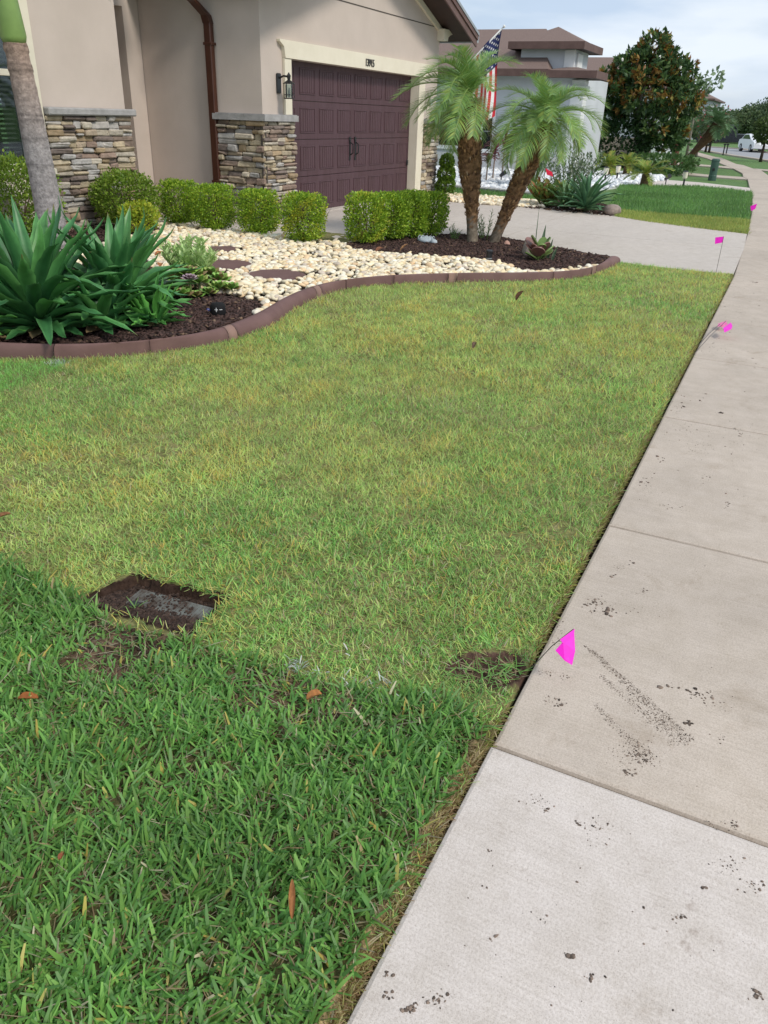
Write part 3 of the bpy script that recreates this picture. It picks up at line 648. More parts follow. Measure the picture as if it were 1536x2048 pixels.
# roofs
def roof_gable():
    xr = 13.57; zr = zsof(13.571); Y0, Y1 = 6.52, 15.0; xl, xh = 10.12, 17.32
    zl, zh = zsof(xl), zsof(xh); th = 0.13
    r = MB()
    for (xa, za, xb, zb) in ((xl, zl, xr, zr), (xr, zr, xh, zh)):
        V = [(x, y, z + o) for (x, z) in ((xa, za), (xb, zb)) for y in (Y0, Y1) for o in (0.02, th)]
        r.add(V, [(0, 1, 3, 2), (4, 6, 7, 5), (0, 4, 5, 1), (2, 3, 7, 6), (0, 2, 6, 4), (1, 5, 7, 3)])
    ro = wpart(r, 'roof', SHINGLE, house)
    s = MB(); s.quad((xl, Y0, zl), (xr, Y0, zr), (xr, Y1, zr), (xl, Y1, zl)); s.quad((xr, Y0, zr), (xh, Y0, zh), (xh, Y1, zh), (xr, Y1, zr)); wpart(s, 'soffit', SOFFIT, ro)
    for (ya, yb, d0, d1, mm, nm) in ((Y0 - .03, Y0, -.10, .10, FASCIA, 'rake_board'), (Y0 - .055, Y0 - .032, .02, .135, FASCIA, 'rake_board'), (Y0 - .07, Y0 - .056, .10, .15, GREYMETAL, 'drip_edge')):
        f = MB()
        for (xa, za, xb, zb) in ((xl, zl, xr, zr), (xr, zr, xh, zh)):
            V = [(x, y, z + o) for (x, z) in ((xa, za), (xb, zb)) for y in (ya, yb) for o in (d0, d1)]
            f.add(V, [(0, 1, 3, 2), (4, 6, 7, 5), (0, 4, 5, 1), (2, 3, 7, 6), (0, 2, 6, 4), (1, 5, 7, 3)])
        wpart(f, nm, mm, ro)
    g = MB(); prof = [(0, -.10), (.11, -.10), (.135, .01), (.12, .02), (.11, -.02), (.02, -.07), (0, -.07)]
    V = [(xh + a, y, zh + b + .08) for y in (Y0 - .02, Y1) for a, b in prof]; k = len(prof)
    g.add(V, [tuple(range(k)), tuple(range(k, 2 * k))[::-1]] + [(i, k + i, k + (i + 1) % k, (i + 1) % k) for i in range(k)]); wpart(g, 'gutter', GREYMETAL, ro)
    # cream rake trim under the soffit on the gable wall, and the corner corbel
    f = MB()
    for (xa, xb) in ((13.57, 16.74), (XS, 13.569)):
        V = [(x, y, zsof(x if x > 13.57 or xb < 13.6 else 13.5701) + o) for x in (xa + 1e-3, xb) for y in (YF - .05, YF - .003) for o in (-.12, -.01)]
        f.add(V, [(0, 1, 3, 2), (4, 6, 7, 5), (0, 4, 5, 1), (2, 3, 7, 6), (0, 2, 6, 4), (1, 5, 7, 3)])
    wpart(f, 'rake_trim', CREAM, ro)
    c = MB(); pr = [(16.60, 2.86), (16.80, 2.86), (16.82, 2.93), (16.92, 2.97), (17.06, 3.0), (17.08, 3.06), (16.60, 3.06)]; k = len(pr)
    V = [(x, y, z) for y in (YF - .16, YF - .004) for x, z in pr]; c.add(V, [tuple(range(k)), tuple(range(k, 2 * k))[::-1]] + [(i, k + i, k + (i + 1) % k, (i + 1) % k) for i in range(k)]); wpart(c, 'corbel', CREAM, ro)
    return ro
roof_gable()
r = MB(); r.box(2.0, 9.80, 8.0, 15, 3.455, 3.65); mr = wpart(r, 'roof', SHINGLE, house); wpart(MB().box(2.0, 9.80, 7.96, 7.998, 3.40, 3.66), 'fascia', FASCIA, mr)
wpart(MB().box(2.0, 9.8, 8.01, 15, 3.449, 3.453), 'soffit', SOFFIT, mr)
ds = MB(); yy = 7.90; xx = XS - .065
for (a, b) in (((xx, yy, 0.02), (xx, yy, 2.56)),): ds.bbox(xx - .045, xx + .045, yy - .06, yy + .06, 0.02, 2.58, .012)
V = []
for (dx, dy, z) in ((0, 0, 2.56), (0, .03, 2.66), (-.12, .12, 2.80), (-.30, .22, 2.95)):
    for sx, sy in ((-1, -1), (1, -1), (1, 1), (-1, 1)): V.append((xx + dx + sx * .045, yy + dy + sy * .06, z))
ds.add(V, [(i * 4 + j, i * 4 + (j + 1) % 4, i * 4 + 4 + (j + 1) % 4, i * 4 + 4 + j) for i in range(3) for j in range(4)])
wpart(ds, 'downspout', BROWNMETAL, house)
for z in (0.5, 2.3): wpart(MB().bbox(xx - .05, xx + .06, yy - .075, yy + .075, z, z + .035, .004), 'downspout_strap', BROWNMETAL, house)

# lantern on the garage wall
lx, ly = 10.80, YF - .19
lan = thing('wall_lantern', 'black wall lantern with clear glass beside the garage door', 'lantern', (lx, YF, 1.85))
wpart(MB().bbox(lx - .055, lx + .055, YF - .03, YF - .001, 1.73, 1.99, .012), 'back_plate', BLACKMETAL, lan)
wpart(MB().tube([(lx, YF - .03, 1.93), (lx, YF - .10, 1.955), (lx, ly, 1.945)], .014, 8).tube([(lx, ly, 1.90), (lx, ly, 1.96), (lx, ly, 1.985), (lx, ly, 2.0)], [.02, .03, .014, .006], 10), 'arm', BLACKMETAL, lan)
wpart(MB().tube([(lx, ly, 1.855), (lx, ly, 1.862), (lx, ly, 1.885), (lx, ly, 1.905)], [.088, .088, .05, .02], 16), 'cap', BLACKMETAL, lan)
wpart(MB().tube([(lx, ly, 1.68), (lx, ly, 1.85)], .052, 18, cap=False), 'glass_shade', CLEAR, lan, True)
cg = MB()
for k in range(6): a = k * math.pi / 3; cg.tube([(lx + .075 * math.cos(a), ly + .075 * math.sin(a), 1.665), (lx + .075 * math.cos(a), ly + .075 * math.sin(a), 1.858)], .0045, 5)
for z in (1.67, 1.715): cg.tube([(lx + .075 * math.cos(a), ly + .075 * math.sin(a), z) for a in np.linspace(0, 2 * math.pi, 19)], .005, 5, cap=False)
cg.tube([(lx, ly, 1.662), (lx, ly, 1.676)], .07, 12)
wpart(cg, 'cage', BLACKMETAL, lan)
BULB = mat('pale_candle', (0.80, 0.76, 0.66), (0.75, 0.70, 0.6), 3, 0.5); wpart(MB().tube([(lx, ly, 1.68), (lx, ly, 1.74), (lx, ly, 1.78), (lx, ly, 1.81)], [.016, .02, .018, .004], 8), 'bulb', BULB, lan)

# flag on its pole
A = Vector((16.42, YF - .03, 1.76)); B = Vector((16.42, 5.63, 3.07)); ax = (B - A)
fl_ = thing('flag', 'red white and blue striped flag hanging from a slanted white pole', 'flag', tuple(A))
wpart(MB().tube([A, A + ax * .5, B], .014, 10).ball(B, .028), 'pole', WHITEPAINT, fl_, True)
wpart(MB().bbox(16.37, 16.47, YF - .045, YF - .002, 1.70, 1.82, .01).tube([A - ax * .02, A + ax * .07], .022, 8), 'bracket', GREYMETAL, fl_)
nu, nv = 52, 60; hoist = 0.94; ln = ax.length; pts = {}
def cloth(u, v):                       # u from the tip down the hoist, v down the fly (metres)
    p = A + ax * (0.975 - u * hoist / ln); w_ = v / 1.5; q = p.copy(); q.z -= v * 0.93
    cy = 6.02; q.y = q.y + (cy - q.y) * 0.16 * min(1, w_ * 1.1) + 0.03 * math.sin(w_ * 5 + u * 4)
    q.x += (0.02 + 0.05 * w_) * math.sin(u * 13 + w_ * 2.0) + 0.05 * w_ * math.sin(u * 7.5 + 1.0); q.z += (u - .5) * 0.18 * w_
    return q
V = [cloth(i / nu, 1.5 * j / nv) for i in range(nu + 1) for j in range(nv + 1)]
F = []; FM = []
for i in range(nu):
    for j in range(nv):
        F.append((i * (nv + 1) + j, (i + 1) * (nv + 1) + j, (i + 1) * (nv + 1) + j + 1, i * (nv + 1) + j + 1))
        st = int(i / nu * 13); FM.append(2 if (i < nu * 7 / 13 and j < nv * .4) else (0 if st % 2 == 0 else 1))
FR = mat('flag_red', (0.62, 0.035, 0.055), None, 40, 0.8); FW = mat('flag_white', (0.82, 0.82, 0.82), (0.78, 0.78, 0.78), 40, 0.8); FB = mat('flag_navy', (0.030, 0.042, 0.14), None, 40, 0.8)
me = bpy.data.meshes.new('cloth'); me.from_pydata([tuple(v) for v in V], [], F); me.polygons.foreach_set('material_index', np.array(FM, dtype=np.int32)); me.polygons.foreach_set('use_smooth', np.ones(len(F), dtype=bool))
cl = wpart(me, 'cloth', [FR, FW, FB], fl_)
stv = MB()
for r in range(9):
    for c in range(6 if r % 2 == 0 else 5):
        u0 = (r + 1) / 10 * 7 / 13; v0 = ((c * 2 + 1) if r % 2 == 0 else (c * 2 + 2)) / 12 * .6
        for side in (-1, 1):
            P_ = []
            for k in range(10):
                a = k * math.pi / 5; rr = .026 if k % 2 == 0 else .011
                P_.append(cloth(u0 + rr * math.cos(a) / hoist, v0 + rr * math.sin(a)) + Vector((side * .004, 0, 0)))
            cN = cloth(u0, v0) + Vector((side * .004, 0, 0)); stv.add([cN] + P_, [(0, 1 + k, 1 + (k + 1) % 10) for k in range(10)])
wpart(stv, 'stars', FW, cl)
# ------------------------------------------------------------------ plants
def unit(a): return a / np.maximum(np.linalg.norm(a, axis=-1, keepdims=True), 1e-9)
def leaf_mesh(name, C, D, Nn, L_, W_, col, fold=0.15):
    """one kite-shaped leaf (two triangles folded along the midrib) per point"""
    n = len(C); D = unit(D); S = unit(np.cross(D, Nn)); U = np.cross(S, D)
    L_ = np.broadcast_to(L_, (n,))[:, None]; W_ = np.broadcast_to(W_, (n,))[:, None]
    a = C; b = C + D * L_ * .5 + S * W_ * .5 + U * W_ * fold; c = C + D * L_; d = C + D * L_ * .5 - S * W_ * .5 + U * W_ * fold
    V = np.stack([a, b, c, d], 1).reshape(-1, 3); o = np.arange(n)[:, None] * 4
    F = np.concatenate([o + np.array([[0, 1, 2]]), o + np.array([[0, 2, 3]])], 0)
    return mesh_np(name, V, [F], np.repeat(col, 4, 0))
def sphere_dirs(n, up=0.0):
    d = unit(rng.normal(size=(n, 3))); d[:, 2] += up; return unit(d)
def shade(pal, n, lo=.75, hi=1.2):
    pal = np.array(pal); return np.clip(pal[rng.integers(0, len(pal), n)] * rng.uniform(lo, hi, n)[:, None], 0, .9)
BOX = [(0.29, 0.46, 0.04), (0.37, 0.54, 0.05), (0.23, 0.40, 0.035), (0.46, 0.60, 0.06), (0.16, 0.30, 0.03)]
BOXY = [(0.46, 0.52, 0.05), (0.54, 0.55, 0.06), (0.36, 0.48, 0.05), (0.28, 0.42, 0.04)]
BOXD = [(0.19, 0.31, 0.04), (0.23, 0.35, 0.045), (0.15, 0.26, 0.03), (0.28, 0.39, 0.055)]
def shrub(name, label, x, y, rx, ry, h, pal, p=3.2, n=3600, leaf=0.034, z0=0.06, group=None, cat='shrub', stems=5, yellow=0.0, loose=0.05):
    t = thing(name, label, cat, (x, y, 0.02), 0, group)
    d = sphere_dirs(n); s = np.array([rx, ry, (h - z0) / 2]); ctr = np.array([x, y, z0 + (h - z0) / 2])
    r = (np.abs(d) ** p).sum(1) ** (-1 / p)
    lump = 0.88 + 0.24 * fbm(np.arctan2(d[:, 1], d[:, 0]) * 2 + x * 7, d[:, 2] * 3 + y * 3, 1.9)
    rad = np.clip(1 - np.abs(rng.normal(0, .17, n)), .35, 1.0) * lump + rng.normal(0, loose * .4, n)
    q = d * r[:, None] * rad[:, None]; q[:, 2] = np.where(q[:, 2] < -.55, q[:, 2] * .97, q[:, 2])
    shrink = 1 - 0.10 * np.clip(-q[:, 2], 0, 1) ** 2
    C = ctr + q * s * np.stack([shrink, shrink, np.ones(n)], 1)
    D = unit(d + rng.normal(0, .65, (n, 3)) + np.array([0, 0, .35])); Nn = unit(rng.normal(size=(n, 3)) + d * .6)
    col = shade(pal, n)
    if yellow > 0:
        k = (fbm(C[:, 0] * 1.0 + 3, C[:, 2] + C[:, 1], 9) > 1 - yellow); col[k] = shade(BOXY, k.sum())
    L_ = rng.uniform(.7, 1.25, n) * leaf
    wpart(leaf_mesh('foliage', C, D, Nn, L_, L_ * .62, col), 'foliage', LEAFM, t)
    st = MB()
    for k in range(stems):
        a = random.uniform(0, 6.28); e = (x + math.cos(a) * rx * .6, y + math.sin(a) * ry * .6, h * .75); b_ = (x + math.cos(a) * .04, y + math.sin(a) * .04, 0.0)
        mdl = tuple((b_[i] + e[i]) / 2 + random.uniform(-.03, .03) for i in range(3)); st.tube([b_, mdl, e], [.014, .010, .004], 5)
        for _ in range(3):
            a2 = a + random.uniform(-.9, .9); st.tube([mdl, (x + math.cos(a2) * rx * .8, y + math.sin(a2) * ry * .8, h * random.uniform(.4, .9))], [.008, .003], 4)
    wpart(st, 'stem', WOODM, t); return t
G_ = 'clipped shrubs along the front walk'
shrub('leafy_shrub', 'large loose green shrub under the window behind the smooth palm trunk', 6.50, 7.85, .56, .44, 0.95, BOXD, 2.3, 7500, .042, cat='shrub', loose=.12)
shrub('leafy_shrub', 'large rounded green shrub against the stone wall corner', 8.34, 7.92, .42, .40, 0.74, BOXD, 2.3, 6200, .038, loose=.1)
shrub('leafy_shrub', 'small yellow green shrub in front of the large rounded shrub', 8.02, 7.42, .25, .24, 0.42, BOXY, 2.2, 1900, .038, loose=.12)
bx = [('bright green clipped shrub nearest the large rounded shrub', 9.05, 7.62, .31, .30, .60, 0.0), ('second bright green clipped shrub from the large rounded shrub', 8.90, 6.90, .32, .31, .60, .25),
      ('clipped shrub in front of the garage stone pillar', 8.95, 6.22, .31, .30, .58, .35), ('clipped shrub standing at the left edge of the garage door', 8.75, 5.40, .31, .30, .60, .4),
      ('clipped yellowish shrub at the near end of the short hedge by the driveway', 9.18, 4.74, .32, .31, .62, .45), ('clipped shrub second in the short hedge by the driveway', 9.65, 4.62, .30, .30, .60, .1),
      ('clipped shrub third in the short hedge by the driveway', 10.05, 4.52, .30, .30, .60, 0.0), ('clipped shrub at the far end of the short hedge beside the palms', 10.42, 4.40, .29, .28, .58, 0.0)]
for (l, x, y, rx, ry, h, yl) in bx: shrub('clipped_shrub', l, x, y, rx * .735, ry * .735, h, BOX, 7.0, 6800, .030, .07, G_, yellow=yl)
tp = thing('topiary_shrub', 'small topiary of stacked green balls beside the right garage pillar', 'shrub', (16.75, 6.75, 0))
for (zc, r) in ((.17, .20), (.42, .18), (.66, .14)):
    n = 1300; d = sphere_dirs(n); C = np.array([16.75, 6.75, zc]) + d * r * rng.uniform(.75, 1.03, n)[:, None]
    wpart(leaf_mesh('foliage', C, unit(d + rng.normal(0, .6, (n, 3))), rng.normal(size=(n, 3)), .05, .032, shade([(0.13, .24, .03), (.17, .28, .03), (.09, .17, .02)], n)), 'foliage', LEAFM, tp)
wpart(MB().tube([(16.75, 6.75, -.03), (16.75, 6.75, .7)], .02, 6), 'stem', WOODM, tp)

def ribbon(path, widths, ups, cup=0.25, thick=None):
    """leaf blade along a path: three verts across, channelled"""
    P = np.array(path, float); n = len(P); T = unit(np.gradient(P, axis=0)); U = unit(np.array(ups, float)); S = unit(np.cross(T, U)); U2 = np.cross(S, T)
    w = np.array(widths)[:, None]; V = np.stack([P - S * w + U2 * w * cup * 2, P - S * w * .5 + U2 * w * cup * .5, P, P + S * w * .5 + U2 * w * cup * .5, P + S * w + U2 * w * cup * 2], 1).reshape(-1, 3)
    F = [(i * 5 + j, i * 5 + j + 1, i * 5 + 6 + j, i * 5 + 5 + j) for i in range(n - 1) for j in range(4)]
    return V, F
AGC = [(0.045, 0.165, 0.052), (0.060, 0.195, 0.058), (0.036, 0.135, 0.048), (0.075, 0.225, 0.060)]
def agave(label, x, y, n, R, H, group, pal=AGC, wid=.054, z0=.02, kids=True):
    t = thing('agave', label, 'agave', (x, y, z0), 0, group); AG = mat_attr if False else None
    for k in range(n):
        a = k * 2.39996 + random.uniform(-.2, .2); f = (k + .5) / n                 # inner, upright leaves first
        elev = math.radians(82 - 88 * f ** 1.1 + random.uniform(-7, 7)); Ln = R * (0.92 + 0.3 * random.random()) * (1 - .18 * abs(f - .55)) * (1 if f < .80 else (.74 if f < .93 else .5))
        bend = -random.uniform(.15, 1.1) - .55 * f; tw = random.uniform(-.5, .5); P_ = []; Wd = []; Up = []
        pos = np.array([x + .05 * math.cos(a), y + .05 * math.sin(a), z0 + H * .20 * (1 - f) + .05]); e = elev
        curl = random.random() < .55; N_ = 12
        for i in range(N_ + 1):
            s_ = i / N_; P_.append(pos.copy()); Wd.append(wid * (0.60 + 1.0 * s_ if s_ < .38 else .98 * max(0.0, 1 - ((s_ - .38) / .62) ** 1.7)) * (.9 + .2 * random.random() * (s_ > .2)) + .0008)
            ee = elev + bend * s_ ** 1.6 + (.9 * max(0, s_ - .75) / .25 if curl else 0); ee = max(ee, -.45 if pos[2] > .12 else .05)
            aa = a + tw * s_ * .5; d_ = np.array([math.cos(aa) * math.cos(ee), math.sin(aa) * math.cos(ee), math.sin(ee)])
            Up.append((-math.cos(aa) * math.sin(ee), -math.sin(aa) * math.sin(ee), math.cos(ee))); pos = pos + d_ * Ln / N_
        P_ = np.array(P_); Up = np.array(Up); P_[:, 2] = np.maximum(P_[:, 2], z0 + .03)
        V, F = ribbon(P_, Wd, Up, cup=.20); w_i = np.arange(N_ + 1); ph_ = random.uniform(0, 6)
        for e_ in (0, 4): V[w_i * 5 + e_] += unit(Up) * (.007 * np.sin(w_i * 1.9 + ph_ + e_) * (np.array(Wd) > .012))[:, None]
        U2 = np.repeat(unit(Up), 5, 0)
        th = np.repeat(np.array([.016 * (1 - i / N_) + .002 for i in range(N_ + 1)]), 5)[:, None] * np.tile([0.0, 1, 1.2, 1, 0.0], N_ + 1)[:, None]
        V2 = V - U2 * th; m_ = len(V); F2 = [tuple(q + m_ for q in f_[::-1]) for f_ in F]
        c = np.array(random.choice(pal)) * random.uniform(.85, 1.2); col = np.tile(c, (2 * m_, 1))
        rim = np.tile([1, 0, 0, 0, 1], 2 * (N_ + 1)).astype(bool); col[rim] = c * 1.5 + np.array([.03, .035, .015])
        mid = np.tile([0, 0, 1, 0, 0], 2 * (N_ + 1)).astype(bool); col[mid] *= 1.12
        if random.random() < .25: dt = np.tile(np.repeat(np.arange(N_ + 1) > N_ - .5, 5), 2); col[dt] = np.array([.22, .15, .07])
        if f > .93: col = np.tile(np.array([.30, .22, .12]) * random.uniform(.6, 1.1), (2 * m_, 1))
        wpart(mesh_np('leaf', np.vstack([V, V2]), [np.array(F + F2)], col, True), 'leaf', AGAVEM, t)
    st = MB().tube([(x, y, -.02), (x, y, z0 + H * .3)], [.09, .05], 8, (0.05, .06, .03)); wpart(st, 'stem', BARKM, t); return t
AGG = 'agaves beside the edging'
agave('big dark green agave at the left edge of the bed', 3.86, 4.60, 78, .74, .8, AGG)
agave('big dark green agave on the right, next to the pebbles', 4.46, 4.42, 76, .62, .8, AGG)
PUP = [(0.09, .28, .055), (.11, .32, .06), (.075, .24, .055)]
agave('small bright green agave pup crowding the right agave by the edging', 4.44, 4.08, 34, .27, .28, 'agave pups', PUP, .026)
agave('small bright green agave pup at the far left by the edging', 3.45, 4.72, 24, .30, .28, 'agave pups', PUP, .028)
agave('low dark agave at the front of the two big ones', 4.14, 4.28, 26, .42, .3, AGG, AGC, .048)

# ---- smooth-trunked palm at the left
px0 = Vector((5.9, 6.6, 0.0))
tr = thing('palm_tree', 'tall palm with smooth grey ringed trunk and green crownshaft by the window', 'palm tree', tuple(px0))
mb = MB(); NZ = 90; V = []; F = []; C_ = []; SG = 22
for i in range(NZ + 1):
    z = -.05 + i * (1.98 + .05) / NZ; rr = 0.145 - .05 * z / 2.0; ph = (z * (8.0 + 4.5 * z)) % 1.0; lip = .0025 * ph + (.003 if ph > .90 else 0)
    if z > 1.45: lip += .012 * max(0, math.sin(z * 40)) * (z - 1.45) / .5
    cx, cy = px0.x - .02 * z - .012 * z * z, px0.y + .015 * z
    for k in range(SG):
        a = 2 * math.pi * k / SG; j = 1 + random.uniform(-.012, .012); V.append((cx + (rr + lip) * j * math.cos(a), cy + (rr + lip) * j * math.sin(a), z + .006 * math.sin(a * 2 + i)))
        g = (.33 if ph < .88 else .21) * random.uniform(.85, 1.12); br = max(0, (z - 1.1) / .9); C_.append((g * (1 + .10 * br), g * (.93 - .16 * br), g * (.92 - .32 * br)))
    if i:
        for k in range(SG): F.append(((i - 1) * SG + k, (i - 1) * SG + (k + 1) % SG, i * SG + (k + 1) % SG, i * SG + k))
wpart(mesh_np('trunk', V, [np.array(F)], C_, True), 'trunk', BARKM, tr)
top = Vector((px0.x - .02 * 1.98 - .012 * 3.9, px0.y + .03, 1.97))
cs = MB().tube([top, top + Vector((-.004, 0, .05)), top + Vector((-.02, .005, .25)), top + Vector((-.05, .01, .7)), top + Vector((-.07, .01, 1.1))], [.098, .112, .108, .085, .05], 20, (0.22, .34, .10)); wpart(cs, 'crownshaft', mat_attr('crownshaft_skin', .4, 0, 3, .18, .4), tr, True)
ctop = top + Vector((-.07, .01, 1.1))

def frond_mesh(L_, nl, ll, droop, lw, pal, stiff=.5, rng_=random, tipnoise=.1, splay=1.0):
    """pinnate frond growing along +x, arching down; leaflets both sides"""
    V = []; F = []; C_ = []; pts = []; N_ = 14; pos = Vector((0, 0, 0)); e = 0.0
    for i in range(N_ + 1):
        pts.append(pos.copy()); e = -droop * (i / N_) ** 1.25; pos = pos + Vector((math.cos(e), 0, math.sin(e))) * L_ / N_
    rach = (pal[0][0] * 1.4, pal[0][1] * 1.15, pal[0][2] * 1.2); b = MB().tube(pts, [.011 * (1 - .85 * i / N_) + .001 for i in range(N_ + 1)], 5, rach)
    V += b.V; F += b.F; C_ += b.C
    for k in range(nl):
        s = .10 + .90 * (k + .5) / nl; fi = s * N_; i = min(int(fi), N_ - 1); p = pts[i].lerp(pts[i + 1], fi - i); tg = (pts[i + 1] - pts[i]).normalized(); upv = Vector((-tg.z, 0, tg.x))
        for sd_ in (-1, 1):
            l = ll * (math.sin(math.pi * (.12 + .80 * s)) ** .7) * rng_.uniform(.82, 1.12); fw = .55 + .5 * s + rng_.uniform(-tipnoise, tipnoise)
            d = (tg * fw + Vector((0, sd_, 0)) * (1.0 * splay) + upv * (.42 + rng_.uniform(-.15, .15))).normalized(); q = p.copy(); w0 = lw * rng_.uniform(.8, 1.15); base = len(V); c = rng_.choice(pal); v_ = rng_.uniform(.8, 1.2); c = tuple(x * v_ for x in c); ns = 4
            sv = d.cross(upv).normalized()
            for j in range(ns + 1):
                u = j / ns; ww = w0 * (0.5 if j == 0 else (1 - u ** 1.6 * .95)); V.append(tuple(q - sv * ww)); V.append(tuple(q + sv * ww)); C_ += [c, c]; d = (d + Vector((0, 0, -1)) * stiff * (.10 + .38 * u)).normalized(); q = q + d * l / ns
            for j in range(ns): F.append((base + 2 * j, base + 2 * j + 1, base + 2 * j + 3, base + 2 * j + 2))
    return V, F, C_
def place_fronds(t, top_, meshes, n, e0, e1, sc=(.85, 1.1), m=None, az0=0.0, gap=None):
    """gap: a compass direction in which the crown has lost its spreading fronds"""
    for k in range(n):
        f = (k + .5) / n; a = az0 + k * 2.39996 + random.uniform(-.25, .25); e = e0 + (e1 - e0) * f ** .9 + random.uniform(-.10, .10)
        if gap is not None and e < 1.1 and math.cos(a - gap) > .50: continue
        o = obj('frond', random.choice(meshes), m or LEAFM, t); o.rotation_mode = 'XYZ'; s = random.uniform(*sc) * (0.8 + .2 * min(1, f * 3))
        o.matrix_basis = Matrix.Translation(Vector(top_) - t.location) @ Matrix.Rotation(a, 4, 'Z') @ Matrix.Rotation(-e, 4, 'Y') @ Matrix.Rotation(random.uniform(-.3, .3), 4, 'X') @ Matrix.Scale(s, 4)
def to_mesh(name, vfc, sm=False):
    me = bpy.data.meshes.new(name); me.from_pydata(vfc[0], [], vfc[1]); a = me.attributes.new('col', 'FLOAT_COLOR', 'POINT'); c = np.ones((len(vfc[0]), 4), dtype=np.float32); c[:, :3] = np.array(vfc[2]); a.data.foreach_set('color', c.ravel()); return me
FP = [(0.14, .29, .06), (.17, .34, .07), (.12, .25, .06)]
big = [to_mesh('frond', frond_mesh(1.7, 46, .42, 1.3, .012, FP)) for _ in range(2)]
place_fronds(tr, ctop, big, 9, 1.2, .15)

# ---- two pygmy date palms
RP = [(0.23, .39, .10), (.27, .44, .11), (.20, .36, .12), (.34, .50, .20), (.32, .42, .10)]
pm_ = [to_mesh('frond', frond_mesh(.98, 60, .27, 1.35 + .27 * k, .0060, RP, .55)) for k in range(4)]
dry = [to_mesh('frond', frond_mesh(.75, 40, .22, 1.5, .006, [(.30, .24, .08), (.22, .22, .07)], .5))]
def pygmy(label, P_, R_, n, seed, gap=None, size=1.0):
    random.seed(seed); t = thing('palm_tree', label, 'palm tree', (P_[0][0], P_[0][1], 0.0)); P_ = [Vector(p) for p in P_]
    Q = resample([tuple(p) for p in P_], 60); Q[1:-1] = smooth(Q, 8)[1:-1]; rr = np.interp(np.linspace(0, 1, 60), np.linspace(0, 1, len(R_)), R_); V = []; C_ = []; F = []; SG = 16
    for i in range(60):
        for k in range(SG):
            a = 2 * math.pi * k / SG; f = i / 59; j = 1 + (.05 + .10 * f) * (random.random() - .5); V.append((Q[i][0] + rr[i] * j * math.cos(a), Q[i][1] + rr[i] * j * math.sin(a), Q[i][2] + random.uniform(-.006, .006)))
            if f < .10 + .14 * random.random(): c = np.array([.20, .165, .125]) * random.uniform(.7, 1.15)
            else: c = np.array([.20, .115, .06]) * random.uniform(.5, 1.5)
            C_.append(tuple(c))
        if i:
            for k in range(SG): F.append(((i - 1) * SG + k, (i - 1) * SG + (k + 1) % SG, i * SG + (k + 1) % SG, i * SG + k))
    trk = wpart(mesh_np('trunk', V, [np.array(F)], C_), 'trunk', BARKM, t)
    nb = MB()                                     # old leaf bases and fibre on the trunk
    for i in range(430):
        f = .2 + .8 * random.random() ** .8; k = f * 59; i0 = min(int(k), 58); c = Q[i0]; a = random.uniform(0, 6.28); r = rr[i0]; d = Vector((math.cos(a), math.sin(a), 0)); up_ = Vector(Q[i0 + 1] - Q[i0]).normalized(); s = Vector((-math.sin(a), math.cos(a), 0))
        p = Vector(c) + d * r * .93; l = random.uniform(.03, .065); w_ = random.uniform(.010, .022); tip = p + d * random.uniform(.012, .034) + up_ * l; q_ = random.uniform(.6, 1.5)
        cc = tuple(x * q_ for x in random.choice([(.22, .125, .06), (.28, .165, .08), (.13, .075, .045), (.42, .31, .20) if random.random() < .25 else (.19, .105, .05)]))
        nb.add([p - s * w_, p + s * w_, tip + s * w_ * .6, tip - s * w_ * .6, p + d * .025 + up_ * l * .4], [(0, 1, 4), (1, 2, 4), (2, 3, 4), (3, 0, 4)], cc)
    wpart(nb, 'leaf_bases', BARKM, trk)['kind'] = 'stuff'
    tp_ = Vector(Q[-1])
    place_fronds(t, tp_ + Vector((0, 0, .02)), pm_, n, 1.45, -.20, (.82 * size, 1.08 * size), gap=gap); place_fronds(t, tp_ + Vector((0, 0, -.06)), dry, 3, -.2, -.5, (.6, .9))
    random.seed(seed + 1); return t
pygmy('pygmy palm with upright shaggy brown trunk in front of the garage', [(10.17, 3.66, 0), (10.24, 3.74, .5), (10.28, 3.83, 1.0), (10.30, 3.88, 1.4), (10.30, 3.89, 1.72)], [.075, .072, .085, .125, .150, .145, .125, .10], 46, 5, -1.15)
pygmy('pygmy palm with trunk leaning right over the driveway', [(10.34, 3.44, 0), (10.36, 3.32, .35), (10.38, 3.18, .75), (10.40, 3.00, 1.2), (10.42, 2.93, 1.50)], [.070, .072, .085, .105, .125, .135, .125, .10], 42, 9, None, .90)

# ---- little plants of the bed
def sprig_plant(name, label, cat, x, y, n, h, spread, leaf, lw, pal, dens=16, group=None, z0=.02, flowers=None):
    t = thing(name, label, cat, (x, y, z0), 0, group); st = MB(); C = []; D = []; 
    for k in range(n):
        a = random.uniform(0, 6.28); r = spread * math.sqrt(random.random()); e = Vector((x + r * math.cos(a), y + r * math.sin(a), z0 + h * random.uniform(.65, 1.05) * (1 - .25 * r / spread))); b_ = Vector((x + r * .25 * math.cos(a), y + r * .25 * math.sin(a), 0.0)); m_ = b_.lerp(e, .5) + Vector((0, 0, .04 * h))
        st.tube([b_, m_, e], [.006, .005, .002], 4)
        for j in range(dens):
            f = .25 + .75 * j / dens; p = b_.lerp(m_, f * 2) if f < .5 else m_.lerp(e, f * 2 - 1); C.append(tuple(p)); az = j * 2.4 + random.uniform(-.4, .4); D.append((math.cos(az), math.sin(az), .55 + .5 * f))
    n_ = len(C); L_ = leaf * rng.uniform(.7, 1.2, n_); wpart(leaf_mesh('foliage', np.array(C), np.array(D), np.tile([0, 0, 1.0], (n_, 1)) + rng.normal(0, .3, (n_, 3)), L_, L_ * lw, shade(pal, n_)), 'foliage', LEAFM, t); wpart(st, 'stem', mat_attr_green, t); return t
